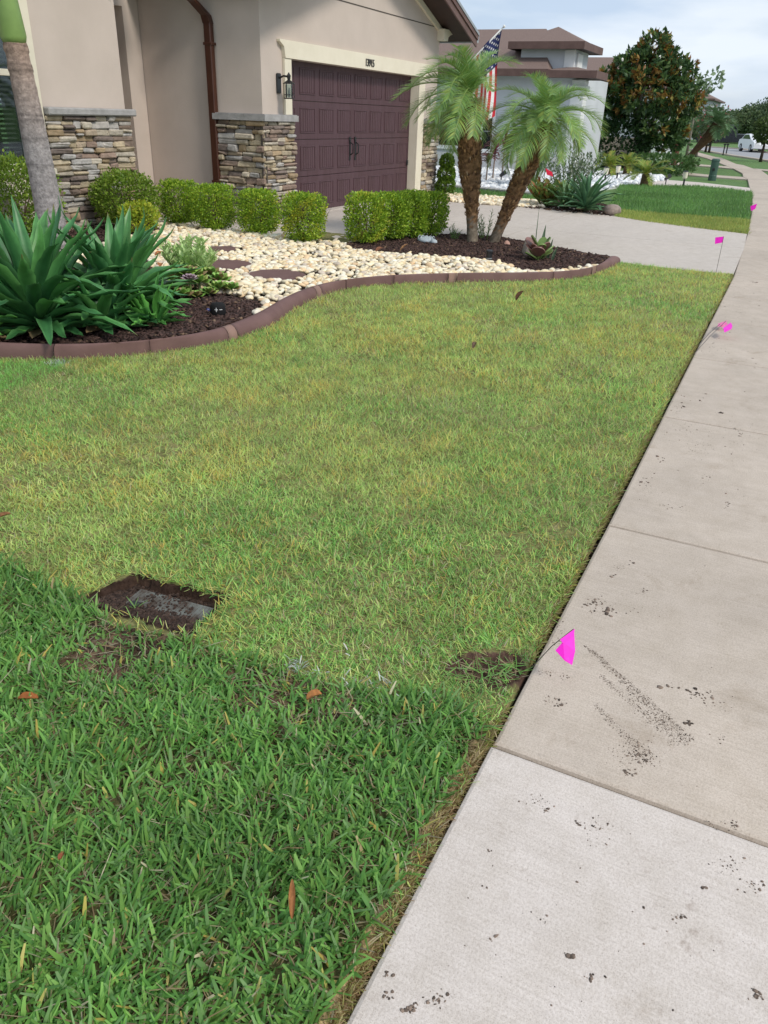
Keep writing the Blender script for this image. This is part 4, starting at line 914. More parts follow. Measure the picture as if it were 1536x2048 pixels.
mat_attr_green = mat('green_stem', (.13, .20, .05), (.10, .16, .04), 20, .6)
sprig_plant('pale_shrub', 'pale green upright leafy plant behind the succulents', 'plant', 5.85, 4.86, 46, .46, .27, .080, .40, [(.56, .72, .32), (.64, .78, .38), (.48, .66, .27), (.42, .60, .22)], 26)
def rosette(mb_, c, R_, n, pal, tilt=.6, wd=.42):
    for k in range(n):
        a = k * 2.4; f = (k + 1) / n; e = 1.35 - 1.15 * f; L2 = R_ * (.45 + .55 * f); d = Vector((math.cos(a) * math.cos(e), math.sin(a) * math.cos(e), math.sin(e))); s = Vector((-math.sin(a), math.cos(a), 0)); u = d.cross(s) * -1; p = Vector(c); w_ = L2 * wd; q = random.uniform(.8, 1.2); col = tuple(min(.85, x * q) for x in random.choice(pal))
        mb_.add([p, p + d * L2 * .55 + s * w_ - u * w_ * -.25, p + d * L2 * .92 + s * w_ * .45, p + d * L2, p + d * L2 * .92 - s * w_ * .45, p + d * L2 * .55 - s * w_ - u * w_ * -.25, p + d * L2 * .55 - u * .01], [(0, 1, 6), (1, 2, 6), (2, 3, 6), (3, 4, 6), (4, 5, 6), (5, 0, 6)], col)
SUCM = mat_attr('succulent_skin', .4, .08, 20, .12, .4)
SG_ = [(.22, .42, .08), (.28, .48, .10), (.17, .33, .07), (.33, .41, .11), (.27, .18, .09)]
sx = thing('succulent', 'clump of green and reddish succulents behind the black speaker', 'succulent', (5.45, 4.42, .02)); 
for (dx, dy, R_, hh) in ((.20, .30, .15, .16), (-.05, .30, .15, .14), (.34, .16, .14, .15), (-.22, .04, .12, .08), (-.12, .12, .12, .10), (.10, .10, .13, .13), (.02, -.06, .10, .07), (.16, -.06, .12, .09), (.24, -.14, .11, .08), (-.10, -.02, .09, .06), (.28, .02, .13, .13), (.05, .22, .14, .20), (-.20, .20, .12, .12), (.14, .18, .13, .18)):
    mb = MB(); mb.tube([(5.45 + dx, 4.42 + dy, 0), (5.45 + dx, 4.42 + dy, hh)], .012, 6, (.12, .16, .06)); rosette(mb, (5.45 + dx, 4.42 + dy, hh), R_, 20, SG_); wpart(mb, 'rosette', SUCM, sx, True)
for k, (dx, dy, R_, hh, l) in enumerate(((-.05, .02, .085, .20, 'larger pinkish grey rosette succulent among the green ones'), (-.20, .12, .060, .17, 'smaller pinkish grey rosette succulent nearer the agaves'))):
    t = thing('rosette_succulent', l, 'succulent', (5.38 + dx, 4.42 + dy, .02), 0, 'pink rosettes'); mb = MB(); rosette(mb, (5.38 + dx, 4.42 + dy, hh), R_, 24, [(.45, .33, .36), (.52, .40, .42), (.38, .28, .32)]); wpart(mb, 'rosette', SUCM, t, True); wpart(MB().tube([(5.38 + dx, 4.42 + dy, 0), (5.38 + dx, 4.42 + dy, hh)], .01, 6), 'stem', mat_attr_green, t)
# kalanchoe, snake plant and rock near the end of the edging
kx, ky = 9.25, 2.50
t = thing('paddle_succulent', 'broad-leaved green and maroon succulent near the end of the edging', 'succulent', (kx, ky, .02))
for k in range(15):
    a = k * 2.4; R_ = random.uniform(.13, .21); e = random.uniform(.35, 1.1); z = .04 + .14 * (k / 15); d = Vector((math.cos(a) * math.cos(e), math.sin(a) * math.cos(e), math.sin(e))); s = Vector((-math.sin(a), math.cos(a), 0)); p = Vector((kx, ky, z)) + d * .03; P_ = [p]; c = random.choice([(.17, .28, .07), (.21, .32, .09), (.20, .09, .07), (.15, .22, .07), (.26, .13, .11)])
    for q in range(1, 12): th = math.pi * q / 12; P_.append(p + d * R_ * (1 - math.cos(th)) * .5 + s * R_ * .42 * math.sin(th) * (1 if q else 0)); 
    P_.append(p + d * R_)
    for q in range(11, 0, -1): th = math.pi * q / 12; P_.append(p + d * R_ * (1 - math.cos(th)) * .5 - s * R_ * .42 * math.sin(th))
    n_ = len(P_); up_ = s.cross(d) * .012; wpart(MB().add([q for q in P_] + [q + up_ for q in P_], [tuple(range(n_)), tuple(range(n_, 2 * n_))[::-1]] + [(i, n_ + i, n_ + (i + 1) % n_, (i + 1) % n_) for i in range(n_)], c), 'leaf', SUCM, t, False)
wpart(MB().tube([(kx, ky, 0), (kx, ky, .2)], .015, 6), 'stem', mat_attr_green, t)
t = thing('snake_plant', 'single upright grey green snake plant spear behind the paddle succulent', 'plant', (9.38, 2.50, .02))
for (dx, dy, h_, w_, a) in ((0, 0, .42, .032, .1), (-.05, .07, .62, .006, -.1), (.04, -.07, .27, .022, .35), (-.03, -.14, .20, .022, .5)):
    P_ = [(9.38 + dx + math.sin(a) * .06 * q * q * .3, 2.50 + dy - math.sin(a) * q * .10, .01 + h_ * q) for q in np.linspace(0, 1, 8)]; V, F = ribbon(P_, [w_ * (.6 + .8 * q if q < .5 else 2.0 * (1 - q)) + .001 for q in np.linspace(0, 1, 8)], [(-.9, .3, .1)] * 8, .35)
    mbb = MB(); cs_ = [(.14, .22, .12), (.24, .32, .20)]; mbb.add(V, F); mbb.C = [cs_[(i // 5) % 2] for i in range(len(V))]; wpart(mbb, 'leaf', SUCM, t, True)
def rock(label, x, y, r, h, c, name='rock', group=None):
    v, f = ICO1; k = rng.normal(0, 1, 3); W = v * (1 + .16 * np.sin(v @ (k * 2.6) + 1) + rng.normal(0, .035, len(v)))[:, None] * np.array([r, r * .8, h]); W[:, 2] = np.maximum(W[:, 2], -h * .3)
    o = obj(name, mesh_np(name, W, [f], np.tile(c, (len(v), 1))), STONE); o.location = (x, y, h * .25 + .02); return tag(o, label, 'rock', group)
rock('rounded grey brown rock behind the paddle succulent at the driveway edge', 9.62, 2.72, .12, .17, (.34, .29, .24))
rock('small pinkish rock at the foot of the leaning palm', 10.28, 3.22, .06, .05, (.50, .30, .24))
rock('grey brown rock where the far mulch bed meets the yellow grass', 15.45, 2.90, .19, .13, (.30, .24, .21))
# thin fern sprouting behind the palms
sprig_plant('fern', 'thin feathery green fern between the two palm trunks', 'fern', 10.55, 3.62, 8, .48, .22, .06, .18, [(.16, .28, .10), (.20, .33, .12)], 22)
sprig_plant('fern', 'low pale fern sprig to the left of the palm trunks', 'fern', 10.22, 3.95, 6, .22, .16, .05, .22, [(.18, .30, .10), (.22, .33, .12)], 16)
# grassy clumps by the garage
def grass_clump(label, x, y, n, h, spread, c=(.045, .085, .03)):
    t = thing('liriope_clump', label, 'grass clump', (x, y, 0), 0, 'dark grassy clumps'); mb = MB()
    for k in range(n):
        a = random.uniform(0, 6.28); e = random.uniform(.7, 1.45); L2 = h * random.uniform(.7, 1.2); p = Vector((x + random.gauss(0, spread * .3), y + random.gauss(0, spread * .3), 0)); s = Vector((-math.sin(a), math.cos(a), 0)) * .006; V = []; q_ = random.uniform(.7, 1.4)
        for j in range(5):
            u = j / 4; ee = e - 1.1 * u * u; V += [p - s * (1 - .9 * u), p + s * (1 - .9 * u)]; p = p + Vector((math.cos(a) * math.cos(ee), math.sin(a) * math.cos(ee), math.sin(ee))) * L2 / 4
        mb.add(V, [(2 * j, 2 * j + 1, 2 * j + 3, 2 * j + 2) for j in range(4)], tuple(v * q_ for v in c))
    wpart(mb, 'blades', LEAFM, t); return t
grass_clump('dark grassy clump beside the brown downspout', 10.05, 8.15, 130, .50, .5); grass_clump('dark grassy clump at the left foot of the garage door', 10.75, 6.65, 150, .45, .5); grass_clump('dark grassy clump in front of the garage stone pillar', 10.05, 7.05, 120, .42, .4)
# ------------------------------------------------------------------ grass
def blades(name, P, L_, W_, th0, bend, az, col, label, tipw=.35, zoff=0.0, rows=3):
    n = len(P); d = np.stack([np.cos(az), np.sin(az), np.zeros(n)], 1); tw = rng.uniform(-.9, .9, n)
    s = np.stack([-np.sin(az + tw), np.cos(az + tw), rng.normal(0, .15, n)], 1); pos = np.stack([P[:, 0], P[:, 1], zoff + (P[:, 2] if P.shape[1] > 2 else 0)], 1); out = []; rw = [.75, 1.0, tipw] if rows == 3 else [.9, .25]
    for k in range(rows):
        w = (W_ * rw[k] * .5)[:, None]; out += [pos - s * w, pos + s * w]
        th = th0 + bend * (k / (rows - 1)); st = (L_ / (rows - 1))[:, None]
        pos = pos + (d * np.sin(th)[:, None] + np.array([0, 0, 1.0]) * np.cos(th)[:, None]) * st
    V = np.stack(out, 1).reshape(-1, 3); o = np.arange(n)[:, None] * (2 * rows)
    F = np.concatenate([o + np.array([[2 * k, 2 * k + 1, 2 * k + 3, 2 * k + 2]]) for k in range(rows - 1)], 0)
    V[:, 2] = np.maximum(V[:, 2], -.036)
    o = obj(name, mesh_np(name, V, [F], np.repeat(np.clip(col, 0, .9), 2 * rows, 0)), GRASSM); return tag(o, label, 'grass', kind='stuff')
SOD = gps([(-60, 1105), (0, 1118), (90, 1165), (165, 1205), (240, 1260), (380, 1285), (470, 1315), (560, 1345), (700, 1385), (860, 1405), (960, 1440), (992, 1478), (980, 1495)]) + [(1.50, .40), (0.3, .41), (0.3, 2.6)]
SOD2 = gps([(-60, 726), (80, 724), (140, 722), (120, 745), (60, 770), (-60, 800)])
LAWNPOLY = [(0.0, .40), (9.94, .385), (9.94, 1.62)] + [tuple(p) for p in EO[::-1]] + [(2.0, 5.3), (0.0, 4.4)]
def fill_lawn(x0, x1, dens):
    n = int((x1 - x0) * 5.0 * dens); P = np.stack([rng.uniform(x0, x1, n), rng.uniform(.392, 5.4, n)], 1)
    # keep what the photograph can see with a margin
    v = (np.column_stack([P, np.zeros(n)]) - np.array([0, 0, EYE])) @ RW; px = 768 + FPX * v[:, 0] / v[:, 2]; py = 1024 + FPX * v[:, 1] / v[:, 2]
    k = (px > -260) & (px < 1800) & (py < 2300) & (v[:, 2] > 0) & inpoly(P[:, 0], P[:, 1], LAWNPOLY); return P[k]
HC = np.mean(HOLE, 0); HOLEG = [tuple(HC + (np.array(p) - HC) * 1.04) for p in HOLE]
HC2 = np.mean(HOLE2, 0); HOLE2G = [tuple(HC2 + (np.array(p) - HC2) * 1.12) for p in HOLE2]
LIP = gps([(150, 1195), (378, 1262), (400, 1280), (380, 1300), (290, 1310), (170, 1270)])
jit = lambda P, s: np.stack([P[:, 0] + rng.normal(0, s, len(P)), P[:, 1] + rng.normal(0, s, len(P))], 1)
def dist_mask(P, poly, wob=.03, sc=10): 
    return inpoly(P[:, 0] + (fbm(P[:, 0], P[:, 1], sc) - .5) * wob * 2, P[:, 1] + (fbm(P[:, 1], P[:, 0], sc) - .5) * wob * 2, poly)
DG = np.array([(.165, .375, .085), (.20, .425, .095), (.135, .31, .08), (.265, .49, .12), (.235, .415, .15), (.18, .35, .075)])
LG = np.array([(.49, .67, .19), (.57, .71, .23), (.39, .61, .17), (.65, .73, .28), (.34, .57, .18), (.54, .64, .19)])
YG = np.array([(.82, .69, .19), (.85, .72, .25), (.76, .58, .15), (.70, .66, .19)])
STRAW = np.array([(.66, .55, .33), (.58, .45, .25), (.45, .31, .17), (.74, .66, .46)])
def pick(pal, n, lo=.75, hi=1.25): return pal[rng.integers(0, len(pal), n)] * rng.uniform(lo, hi, n)[:, None]
WHITE_SPOTS = [(gp(590, 1336), .030), (gp(610, 1345), .02), (gp(640, 1352), .016), (gp(705, 1368), .018), (gp(740, 1372), .014), (gp(115, 728), .07), (gp(775, 1368), .02)]
# dark sod in front
P = fill_lawn(0.25, 2.6, 12500); P = P[dist_mask(P, SOD, .035)]; P = P[P[:, 1] > .420 + .02 * fbm(P[:, 0], P[:, 1], 12)]
bareA = dist_mask(P, HOLEG, .02) | dist_mask(P, HOLE2G, .03); sc = dist_mask(P, SCUFF, .05); thin_ = fbm(P[:, 0], P[:, 1], 5) < .30
sc = sc | (dist_mask(P, SCUFF2, .06) & (rng.random(len(P)) < .8)); keep = ~bareA & ~(sc & (rng.random(len(P)) < .62)) & ~(thin_ & (rng.random(len(P)) < .35)); P = P[keep]; sc = sc[keep]; n = len(P)
clump = rng.random(n) < .75; az = np.where(clump, fbm(P[:, 0], P[:, 1], 14) * 14, 0) + rng.normal(0, 1.1, n)
hk = .72 + .55 * fbm(P[:, 0], P[:, 1], 4); hk = np.where(P[:, 0] < 1.75, hk, hk * .78); hk[sc] *= .6
c = pick(DG, n) * (.80 + .45 * fbm(P[:, 0], P[:, 1], 3))[:, None]; k = rng.random(n) < .012; c[k] = pick(STRAW, k.sum()); k = rng.random(n) < .02; c[k] = pick(YG, k.sum(), .6, 1); c[sc & (rng.random(n) < .4)] *= .9
blades('dark_turf', np.column_stack([P, lawn_z(P[:, 0], P[:, 1])]), (.020 + .055 * rng.beta(1.6, 2.0, n)) * hk, .003 + .0072 * rng.beta(1.8, 1.6, n), rng.uniform(.35, 1.25, n), rng.uniform(.0, .9, n), az, c, 'thick dark green turf in the foreground', .5)
# dry runners and stubble under and between
P = fill_lawn(0.25, 2.6, 3600); k = dist_mask(P, SOD, .05); P = P[k]; P = P[~(inpoly(P[:, 0], P[:, 1], HOLE) & (rng.random(len(P)) < .85))]; n = len(P)
blades('dry_stubble', np.column_stack([P, lawn_z(P[:, 0], P[:, 1]) + .012 * (rng.random(n) < .2)]), rng.uniform(.02, .045, n) * np.where(rng.random(n) < .15, 2.2, 1.0), rng.uniform(.0015, .004, n), rng.uniform(.9, 1.5, n), rng.uniform(0, .4, n), rng.uniform(0, 6.28, n), pick(STRAW, n, .4, .95), 'dry brown runners between the dark turf blades', .4)
# paler, mown lawn
def pale(x0, x1, dens, l0, l1, w0, w1, rows, label):
    P = fill_lawn(x0, x1, dens); P = P[~dist_mask(P, SOD, .035)]; P = P[P[:, 1] > .387 + .012 * fbm(P[:, 0], P[:, 1], 9)]; P = P[~(dist_mask(P, HOLEG, .02) | dist_mask(P, HOLE2G, .035))]; n = len(P)
    P = P[~(dist_mask(P, LIP, .02) & (rng.random(n) < .85))]; n = len(P); wear = fbm(P[:, 0], P[:, 1], 2.1); P = P[~((wear < .30) & (rng.random(n) < .4)) & ~((fbm(P[:, 0] + 3, P[:, 1], 7.5) < .22) & (rng.random(n) < .8))]; n = len(P)
    g = fbm(P[:, 0] + 9, P[:, 1], 1.3); g2 = fbm(P[:, 0], P[:, 1] + 4, 4.5); c = pick(LG, n); u = rng.random(n)
    ky = u < np.clip(.12 + .9 * (g2 - .40) + .5 * (g - .5), .03, .6); c[ky] = pick(YG, ky.sum(), .7, 1.1)
    ks = (rng.random(n) < np.clip(.10 + .7 * (.46 - g), .03, .4)); c[ks] = pick(STRAW, ks.sum(), .6, 1.0)
    kd = (rng.random(n) < np.clip((fbm(P[:, 1], P[:, 0], 1.1) - .46) * 2.0, 0, .42)); c[kd] = pick(DG, kd.sum(), .9, 1.7)
    s2 = dist_mask(P, SOD2, .06); c[s2] = pick(DG, s2.sum(), 1.0, 1.8)
    for q, r in WHITE_SPOTS:
        kw = (((P[:, 0] - q[0]) ** 2 + (P[:, 1] - q[1]) ** 2) < r * r) & (rng.random(n) < .45); c[kw] = np.array([.74, .80, .80]) * rng.uniform(.7, 1.1, kw.sum())[:, None]
    c *= (.72 + .62 * fbm(P[:, 0], P[:, 1], 11))[:, None]
    blades('pale_turf', np.column_stack([P, lawn_z(P[:, 0], P[:, 1])]), rng.uniform(l0, l1, n) * (.75 + .5 * g2), rng.uniform(w0, w1, n), rng.uniform(.45, 1.45, n), rng.uniform(-.2, .7, n), rng.uniform(0, 6.28, n), c, label, .4, 0, rows)
pale(.9, 2.6, 19000, .016, .044, .0018, .0042, 3, 'yellowish green mown grass around the dug-out patches')
pale(2.6, 4.6, 13000, .020, .046, .0023, .0048, 2, 'yellow green mown grass in the middle of the lawn')
pale(4.6, 7.2, 8500, .024, .050, .0034, .0065, 2, 'yellow green mown grass below the brown edging')
pale(7.2, 9.95, 5200, .026, .052, .0045, .008, 2, 'yellow green mown grass next to the driveway')
# white marking paint on single blades
P = np.array([gp(a, b)[:2] for a, b in [(695, 1310), (700, 1322), (583, 1333), (600, 1338), (575, 1345), (650, 1356), (760, 1372), (800, 1405), (838, 1402), (868, 1404), (690, 1362), (735, 1378)]]); n = len(P)
blades('painted_blades', np.column_stack([P, np.full(n, .02)]), rng.uniform(.014, .034, n), np.full(n, .0045), rng.uniform(.5, 1.4, n), rng.uniform(0, .6, n), rng.uniform(0, 6.28, n), np.full((n, 3), .80), 'white marking paint on grass blades along the turf seam', .7)
# cut edge of the sod beside the pavement: tan roots and short stubble
n = 9500; x = rng.uniform(.3, 1.52, n); P = np.stack([x, .397 + rng.beta(1.2, 2, n) * .045, rng.uniform(-.03, .006, n)], 1)
blades('cut_sod_edge', P, rng.uniform(.012, .03, n), rng.uniform(.0015, .0035, n), rng.uniform(.3, 1.4, n), rng.uniform(0, .5, n), rng.normal(-1.57, .9, n), pick(np.array([(.64, .48, .26), (.74, .62, .34), (.46, .30, .16), (.56, .56, .20)]), n, .6, 1.1), 'tan cut edge of the sod along the pale slab', .5)
n = 20000; x = rng.uniform(1.5, 9.9, n) ** 1.0; P = np.stack([x, .396 + rng.beta(1.2, 3, n) * .03, rng.uniform(-.03, .004, n)], 1); P = P[fbm(P[:, 0], P[:, 1], 3) > .30]; n = len(P)
blades('dry_edge', P, rng.uniform(.012, .032, n), rng.uniform(.002, .005, n), rng.uniform(.3, 1.4, n), rng.uniform(0, .6, n), rng.normal(-1.57, 1.2, n), pick(np.array([(.52, .40, .20), (.42, .42, .13), (.34, .23, .13), (.44, .50, .13)]), n, .6, 1.1), 'dry ragged grass edge along the sidewalk', .5)
# scraps in the dug-out places
n = 420; P = np.vstack([scatter(HOLE2, 170), scatter(SCUFF, 110), scatter(SCUFF2, 60)]); n = len(P)
blades('grass_scraps', np.column_stack([P, np.full(n, .0) - .004 * inpoly(P[:, 0], P[:, 1], HOLE2)]), rng.uniform(.025, .06, n), rng.uniform(.002, .0045, n), rng.uniform(1.1, 1.55, n), rng.uniform(-.2, .3, n), rng.uniform(0, 6.28, n), np.vstack([pick(STRAW, 130, .5, .9), pick(DG, n - 130, 1, 1.6)])[rng.permutation(n)], 'torn grass scraps lying on the bare soil', .5)
# the neighbour's lawn across the driveway
def far_turf(poly, n, l, w, pal, label):
    P = scatter(poly, n); n = len(P); c = pick(np.array(pal), n) * (.75 + .5 * fbm(P[:, 0], P[:, 1], 1.2))[:, None]
    blades('neighbour_turf', np.column_stack([P, np.full(n, -.045)]), rng.uniform(.6, 1.1, n) * l, rng.uniform(.7, 1.2, n) * w, rng.uniform(.1, .8, n), rng.uniform(0, .9, n), rng.uniform(0, 6.28, n), c, label, .3, 0, 2)
far_turf(gps([(1230, 433), (1240, 422), (1330, 430), (1420, 436), (1498, 441), (1494.5, 468), (1400, 457), (1300, 444)]), 20000, .10, .014, LG * np.array([.80, .70, .6]), 'yellow green strip of grass along the far edge of the driveway')
far_turf(gps([(1215, 420), (1240, 372), (1336, 373.5), (1391, 374), (1453, 379.5), (1503.5, 386), (1502, 410), (1498, 440), (1420, 435), (1330, 429), (1240, 421)]), 34000, .13, .02, DG * np.array([.92, .86, 1.0]), 'deep green mown lawn beyond the driveway')
far_turf(gps([(868, 392), (1000, 397), (1080, 404), (1120, 400), (1080, 390), (990, 383), (900, 376), (850, 374)]), 9000, .12, .022, DG * np.array([.92, .86, 1.0]), 'narrow green strip of lawn behind the palm trunks')

# ------------------------------------------------------------------ soil crumbs and smears on the pavement
CR = []
def dab(px, py, n, spx, r, py_sp=None):
    for _ in range(n): CR.append((px + random.gauss(0, spx), py + random.gauss(0, py_sp or spx * .6), r * random.uniform(.35, 1.3)))
def smear(a, b, n, spread, r, bow=0):
    for _ in range(n * 2):
        t_ = random.random() ** .9; q = random.gauss(0, spread * (.35 + t_)); CR.append((a[0] + (b[0] - a[0]) * t_ + q * .8, a[1] + (b[1] - a[1]) * t_ - q * .5 + bow * math.sin(t_ * 3.14), r * random.uniform(.2, .95)))
smear((1170, 1290), (1378, 1488), 420, 6, .0022); smear((1185, 1300), (1385, 1480), 260, 3, .0018); smear((1200, 1350), (1360, 1490), 260, 7, .002); smear((1190, 1410), (1275, 1495), 150, 6, .002)
for q in [(1190, 1205, 26, 12, .005), (1215, 1222, 22, 7, .006), (1200, 1215, 30, 18, .0022), (1095, 1345, 26, 9, .0026), (1128, 1355, 14, 8, .003), (1112, 1408, 16, 9, .005), (1095, 1398, 14, 9, .0022), (1275, 1505, 70, 16, .0032), (1292, 1520, 46, 12, .0036), (1258, 1545, 18, 8, .0036), (1260, 1510, 70, 26, .0016), (1335, 1375, 7, 14, .006), (1392, 1387, 22, 8, .0045), (1412, 1395, 16, 12, .003), (1378, 1446, 9, 5, .007), (1100, 1255, 60, 16, .0022), (1110, 1290, 40, 16, .0022), (1450, 1420, 10, 14, .002), (1445, 1475, 12, 8, .002), (1226, 1152, 6, 4, .005), (1290, 1182, 7, 5, .0045), (1270, 1180, 10, 14, .0018), (1266, 1122, 4, 5, .005), (1240, 1135, 40, 8, .0014), (1320, 1222, 16, 18, .0018), (1270, 1222, 6, 6, .003), (1440, 1650, 30, 18, .002), (1470, 1652, 8, 6, .004), (1070, 1610, 26, 12, .002), (1092, 1625, 12, 5, .003), (1155, 1656, 8, 4, .005), (1195, 1660, 26, 14, .0022), (1190, 1690, 10, 20, .0026), (1280, 965, 22, 12, .0035), (1320, 918, 6, 6, .006), (1288, 962, 8, 8, .006), (1300, 990, 20, 14, .002), (1410, 950, 14, 12, .003), (1345, 1015, 24, 12, .0026), (1455, 1010, 9, 6, .004), (1450, 985, 4, 4, .005), (1350, 845, 40, 24, .0035), (1480, 871, 5, 5, .009), (1400, 865, 50, 40, .0028), (1480, 880, 60, 34, .003), (1395, 900, 24, 16, .003), (1356, 816, 6, 8, .006), (1345, 790, 10, 14, .005), (1400, 800, 8, 14, .005), (1440, 825, 4, 3, .008), (1505, 726, 5, 8, .008), (1435, 700, 16, 16, .005), (1410, 690, 18, 16, .0045), (1460, 690, 10, 16, .005), (1475, 770, 8, 16, .004), (1480, 620, 20, 22, .005), (1470, 580, 16, 18, .006), (1510, 565, 4, 4, .01), (1500, 600, 8, 14, .006), (1440, 610, 20, 14, .006), (1440, 660, 18, 12, .006), (775, 2000, 10, 7, .004), (820, 2025, 26, 8, .004), (870, 2005, 30, 18, .003), (1000, 1910, 2, 30, .003), (1142, 1920, 9, 4, .004), (1175, 1963, 7, 7, .004), (1405, 1782, 6, 3, .004), (1450, 1740, 40, 22, .0022), (1360, 1842, 14, 8, .003), (980, 1888, 3, 3, .003), (1085, 1845, 6, 8, .0025), (1510, 1780, 24, 14, .003), (1505, 2000, 12, 10, .004), (775, 1955, 8, 5, .003), (1160, 1740, 4, 50, .002), (980, 1710, 3, 3, .0035), (965, 1780, 3, 3, .0035), (1020, 1780, 10, 60, .0018), (1250, 1850, 14, 120, .0018), (1300, 1950, 14, 120, .0018), (1000, 1950, 14, 90, .0018), (1320, 1600, 20, 120, .0016), (1430, 1280, 16, 80, .0016), (1420, 1090, 16, 70, .002), (1430, 940, 20, 70, .0022)]: dab(*q)
CRA = np.array(CR); PT = np.array([gp(a, b) for a, b in CRA[:, :2]]); k = np.array([PT[i, 1] < swl(PT[i, 0]) - .004 for i in range(len(PT))]); PT = PT[k]; rr = CRA[k, 2] * rng.choice([.45, .6, .8, 1.15], k.sum())
v, f = ICO0; n = len(PT); S3 = np.stack([rr * rng.uniform(.8, 1.6, n), rr * rng.uniform(.7, 1.1, n), rr * rng.uniform(.22, .5, n)], 1); a = rng.uniform(0, 6.28, n); W = v[None] * S3[:, None] * rng.uniform(.8, 1.2, (n, len(v), 1)); zt = np.where(PT[:, 0] < 1.54, .0125, .0005)
V = np.stack([W[..., 0] * np.cos(a)[:, None] - W[..., 1] * np.sin(a)[:, None] + PT[:, 0:1], W[..., 0] * np.sin(a)[:, None] + W[..., 1] * np.cos(a)[:, None] + PT[:, 1:2], W[..., 2] + zt[:, None]], -1)
crc = np.array([.11, .082, .064]) * rng.uniform(.4, 2.4, n)[:, None]
tag(obj('soil_crumbs', mesh_np('soil_crumbs', V.reshape(-1, 3), [(f[None] + (np.arange(n) * 12)[:, None, None]).reshape(-1, 3)], np.repeat(crc, 12, 0)), MULCHM), 'dark soil crumbs and smears scattered over the sidewalk', 'soil', kind='stuff')
# loose soil in the dug places
Q = np.vstack([scatter(HOLE, 4200), scatter(HOLE2, 700), scatter(SCUFF, 500)]); n = len(Q)
stones('loose_soil', Q, np.where(inpoly(Q[:, 0], Q[:, 1], SCUFF), .004, np.where((np.hypot(Q[:, 0] - gp(312, 1215)[0], Q[:, 1] - gp(312, 1215)[1]) < .12) & (rng.random(n) < .14), -.020, hole_z(np.abs((Q[:, 0] - hA[0]) * hn[0] + (Q[:, 1] - hA[1]) * hn[1])) + .001)), .0018, .0065, [(.050, .030, .022), (.035, .022, .017), (.075, .046, .034)], 'loose dark soil in the dug-out patches of the lawn', ICO0, 'soil', .7, MULCHM)

# ------------------------------------------------------------------ small things
# utility box lid in the dug-out patch
cx, cy = gp(325, 1217)[:2]; a = math.atan2(*(np.array(gp(455, 1196)[:2]) - np.array(gp(270, 1148)[:2]))[::-1])
t = thing('valve_box_lid', 'dirty grey green ribbed utility box lid in the dug-out lawn patch', 'box lid', (cx, cy, -.030), a)
LIDM = mat('lid_plastic', (.17, .18, .165), (.075, .058, .046), 14, .8, 60, .6, .004, lo=.40, hi=.62)
MB().bbox(-.165, .165, -.10, .10, -.02, .010, .006).build('lid', LIDM, t); rb = MB()
for k in range(25): x = -.15 + k * .0125; rb.bbox(x - .002, x + .002, -.088, .088, .010, .0125, .0006)
rb.build('ribs', LIDM, t); MB().bbox(-.135, -.10, -.02, .02, .0126, .015, .002).build('pull_slot', BLACKMETAL, t)
sp = gp(270, 1212); P = np.tile([sp[0], sp[1], -.015], (6, 1)) + rng.normal(0, .006, (6, 3))
o = blades('grass_sprig', P, rng.uniform(.04, .06, 6), np.full(6, .006), rng.uniform(.7, 1.3, 6), np.full(6, .3), np.array([.2, 1.4, 2.6, 3.6, 4.6, 5.6]), np.tile([.22, .38, .12], (6, 1)), 'lone green grass sprig growing out of the box lid', .2)
del o['kind']; o['category'] = 'grass sprig'
# pink marker flags
def marker(label, base, tip, verts, m=PINK, group='pink marker flags'):
    t = thing('marker_flag', label, 'marker flag', base, 0, group); base = Vector(base); tip = Vector(tip)
    wpart(MB().tube([base - Vector((0, 0, .02)), base.lerp(tip, .5) + Vector((0, 0, .004)), tip], .0016 if base.x < 5 else .0026, 5), 'wire', WIREM, t)
    me = MB()
    for V in verts:
        V = [Vector(p) for p in V]; nn = (V[1] - V[0]).cross(V[2] - V[0]).normalized() * .0006; n_ = len(V)
        me.add([p + nn for p in V] + [p - nn for p in V], [tuple(range(n_)), tuple(range(n_, 2 * n_))[::-1]] + [(i, n_ + i, n_ + (i + 1) % n_, (i + 1) % n_) for i in range(n_)])
    wpart(me, 'pennant', m, t); return t
WIREM = mat('flag_wire', (.20, .18, .16), (.14, .12, .11), 30, .5, metal=.6)
tip = gp(1147, 1258, .16); b0 = (1.93, .392, 0.0)
def fp(px, py, z): return tuple(gp(px, py, z))
marker('pink marker flag leaning over the near sidewalk slab', b0, tuple(tip), [[fp(1149, 1258, .162), fp(1120, 1279, .150), fp(1126, 1287, .140), fp(1148, 1270, .150)], [fp(1148, 1262, .157), fp(1126, 1284, .142), fp(1111, 1301, .118), fp(1129, 1321, .098), fp(1144, 1330, .090), fp(1150, 1302, .118)]])
tip = gp(1452, 642, .10)
marker('pink marker flag lying low over the sidewalk in the middle distance', (6.05, .392, 0), tuple(tip), [[fp(1462, 645, .10), fp(1465, 652, .09), fp(1463, 658, .08), fp(1449, 665, .065), fp(1446, 656, .08), fp(1455, 650, .09)]], PINK)
marker('faded crumpled pink flag beside the low pink flag', (6.35, .392, 0), fp(1440, 648, .06), [[fp(1455, 641, .05), fp(1446, 650, .045), fp(1434, 654, .035), fp(1437, 647, .045)], [fp(1450, 643, .06), fp(1456, 648, .05), fp(1444, 655, .03), fp(1438, 652, .035)]], PINKFADED)
b3 = gp(1432, 546); t3 = (b3[0] + .02, b3[1] + .005, .40)
marker('pink marker flag standing upright at the driveway edge', tuple(b3), t3, [[(t3[0], t3[1], .40), (t3[0] - .03, t3[1] + .085, .385), (t3[0] - .035, t3[1] + .075, .315), (t3[0], t3[1] - .004, .335)]])
b4 = gp(1500, 442); t4 = (b4[0], b4[1] + .0, .27)
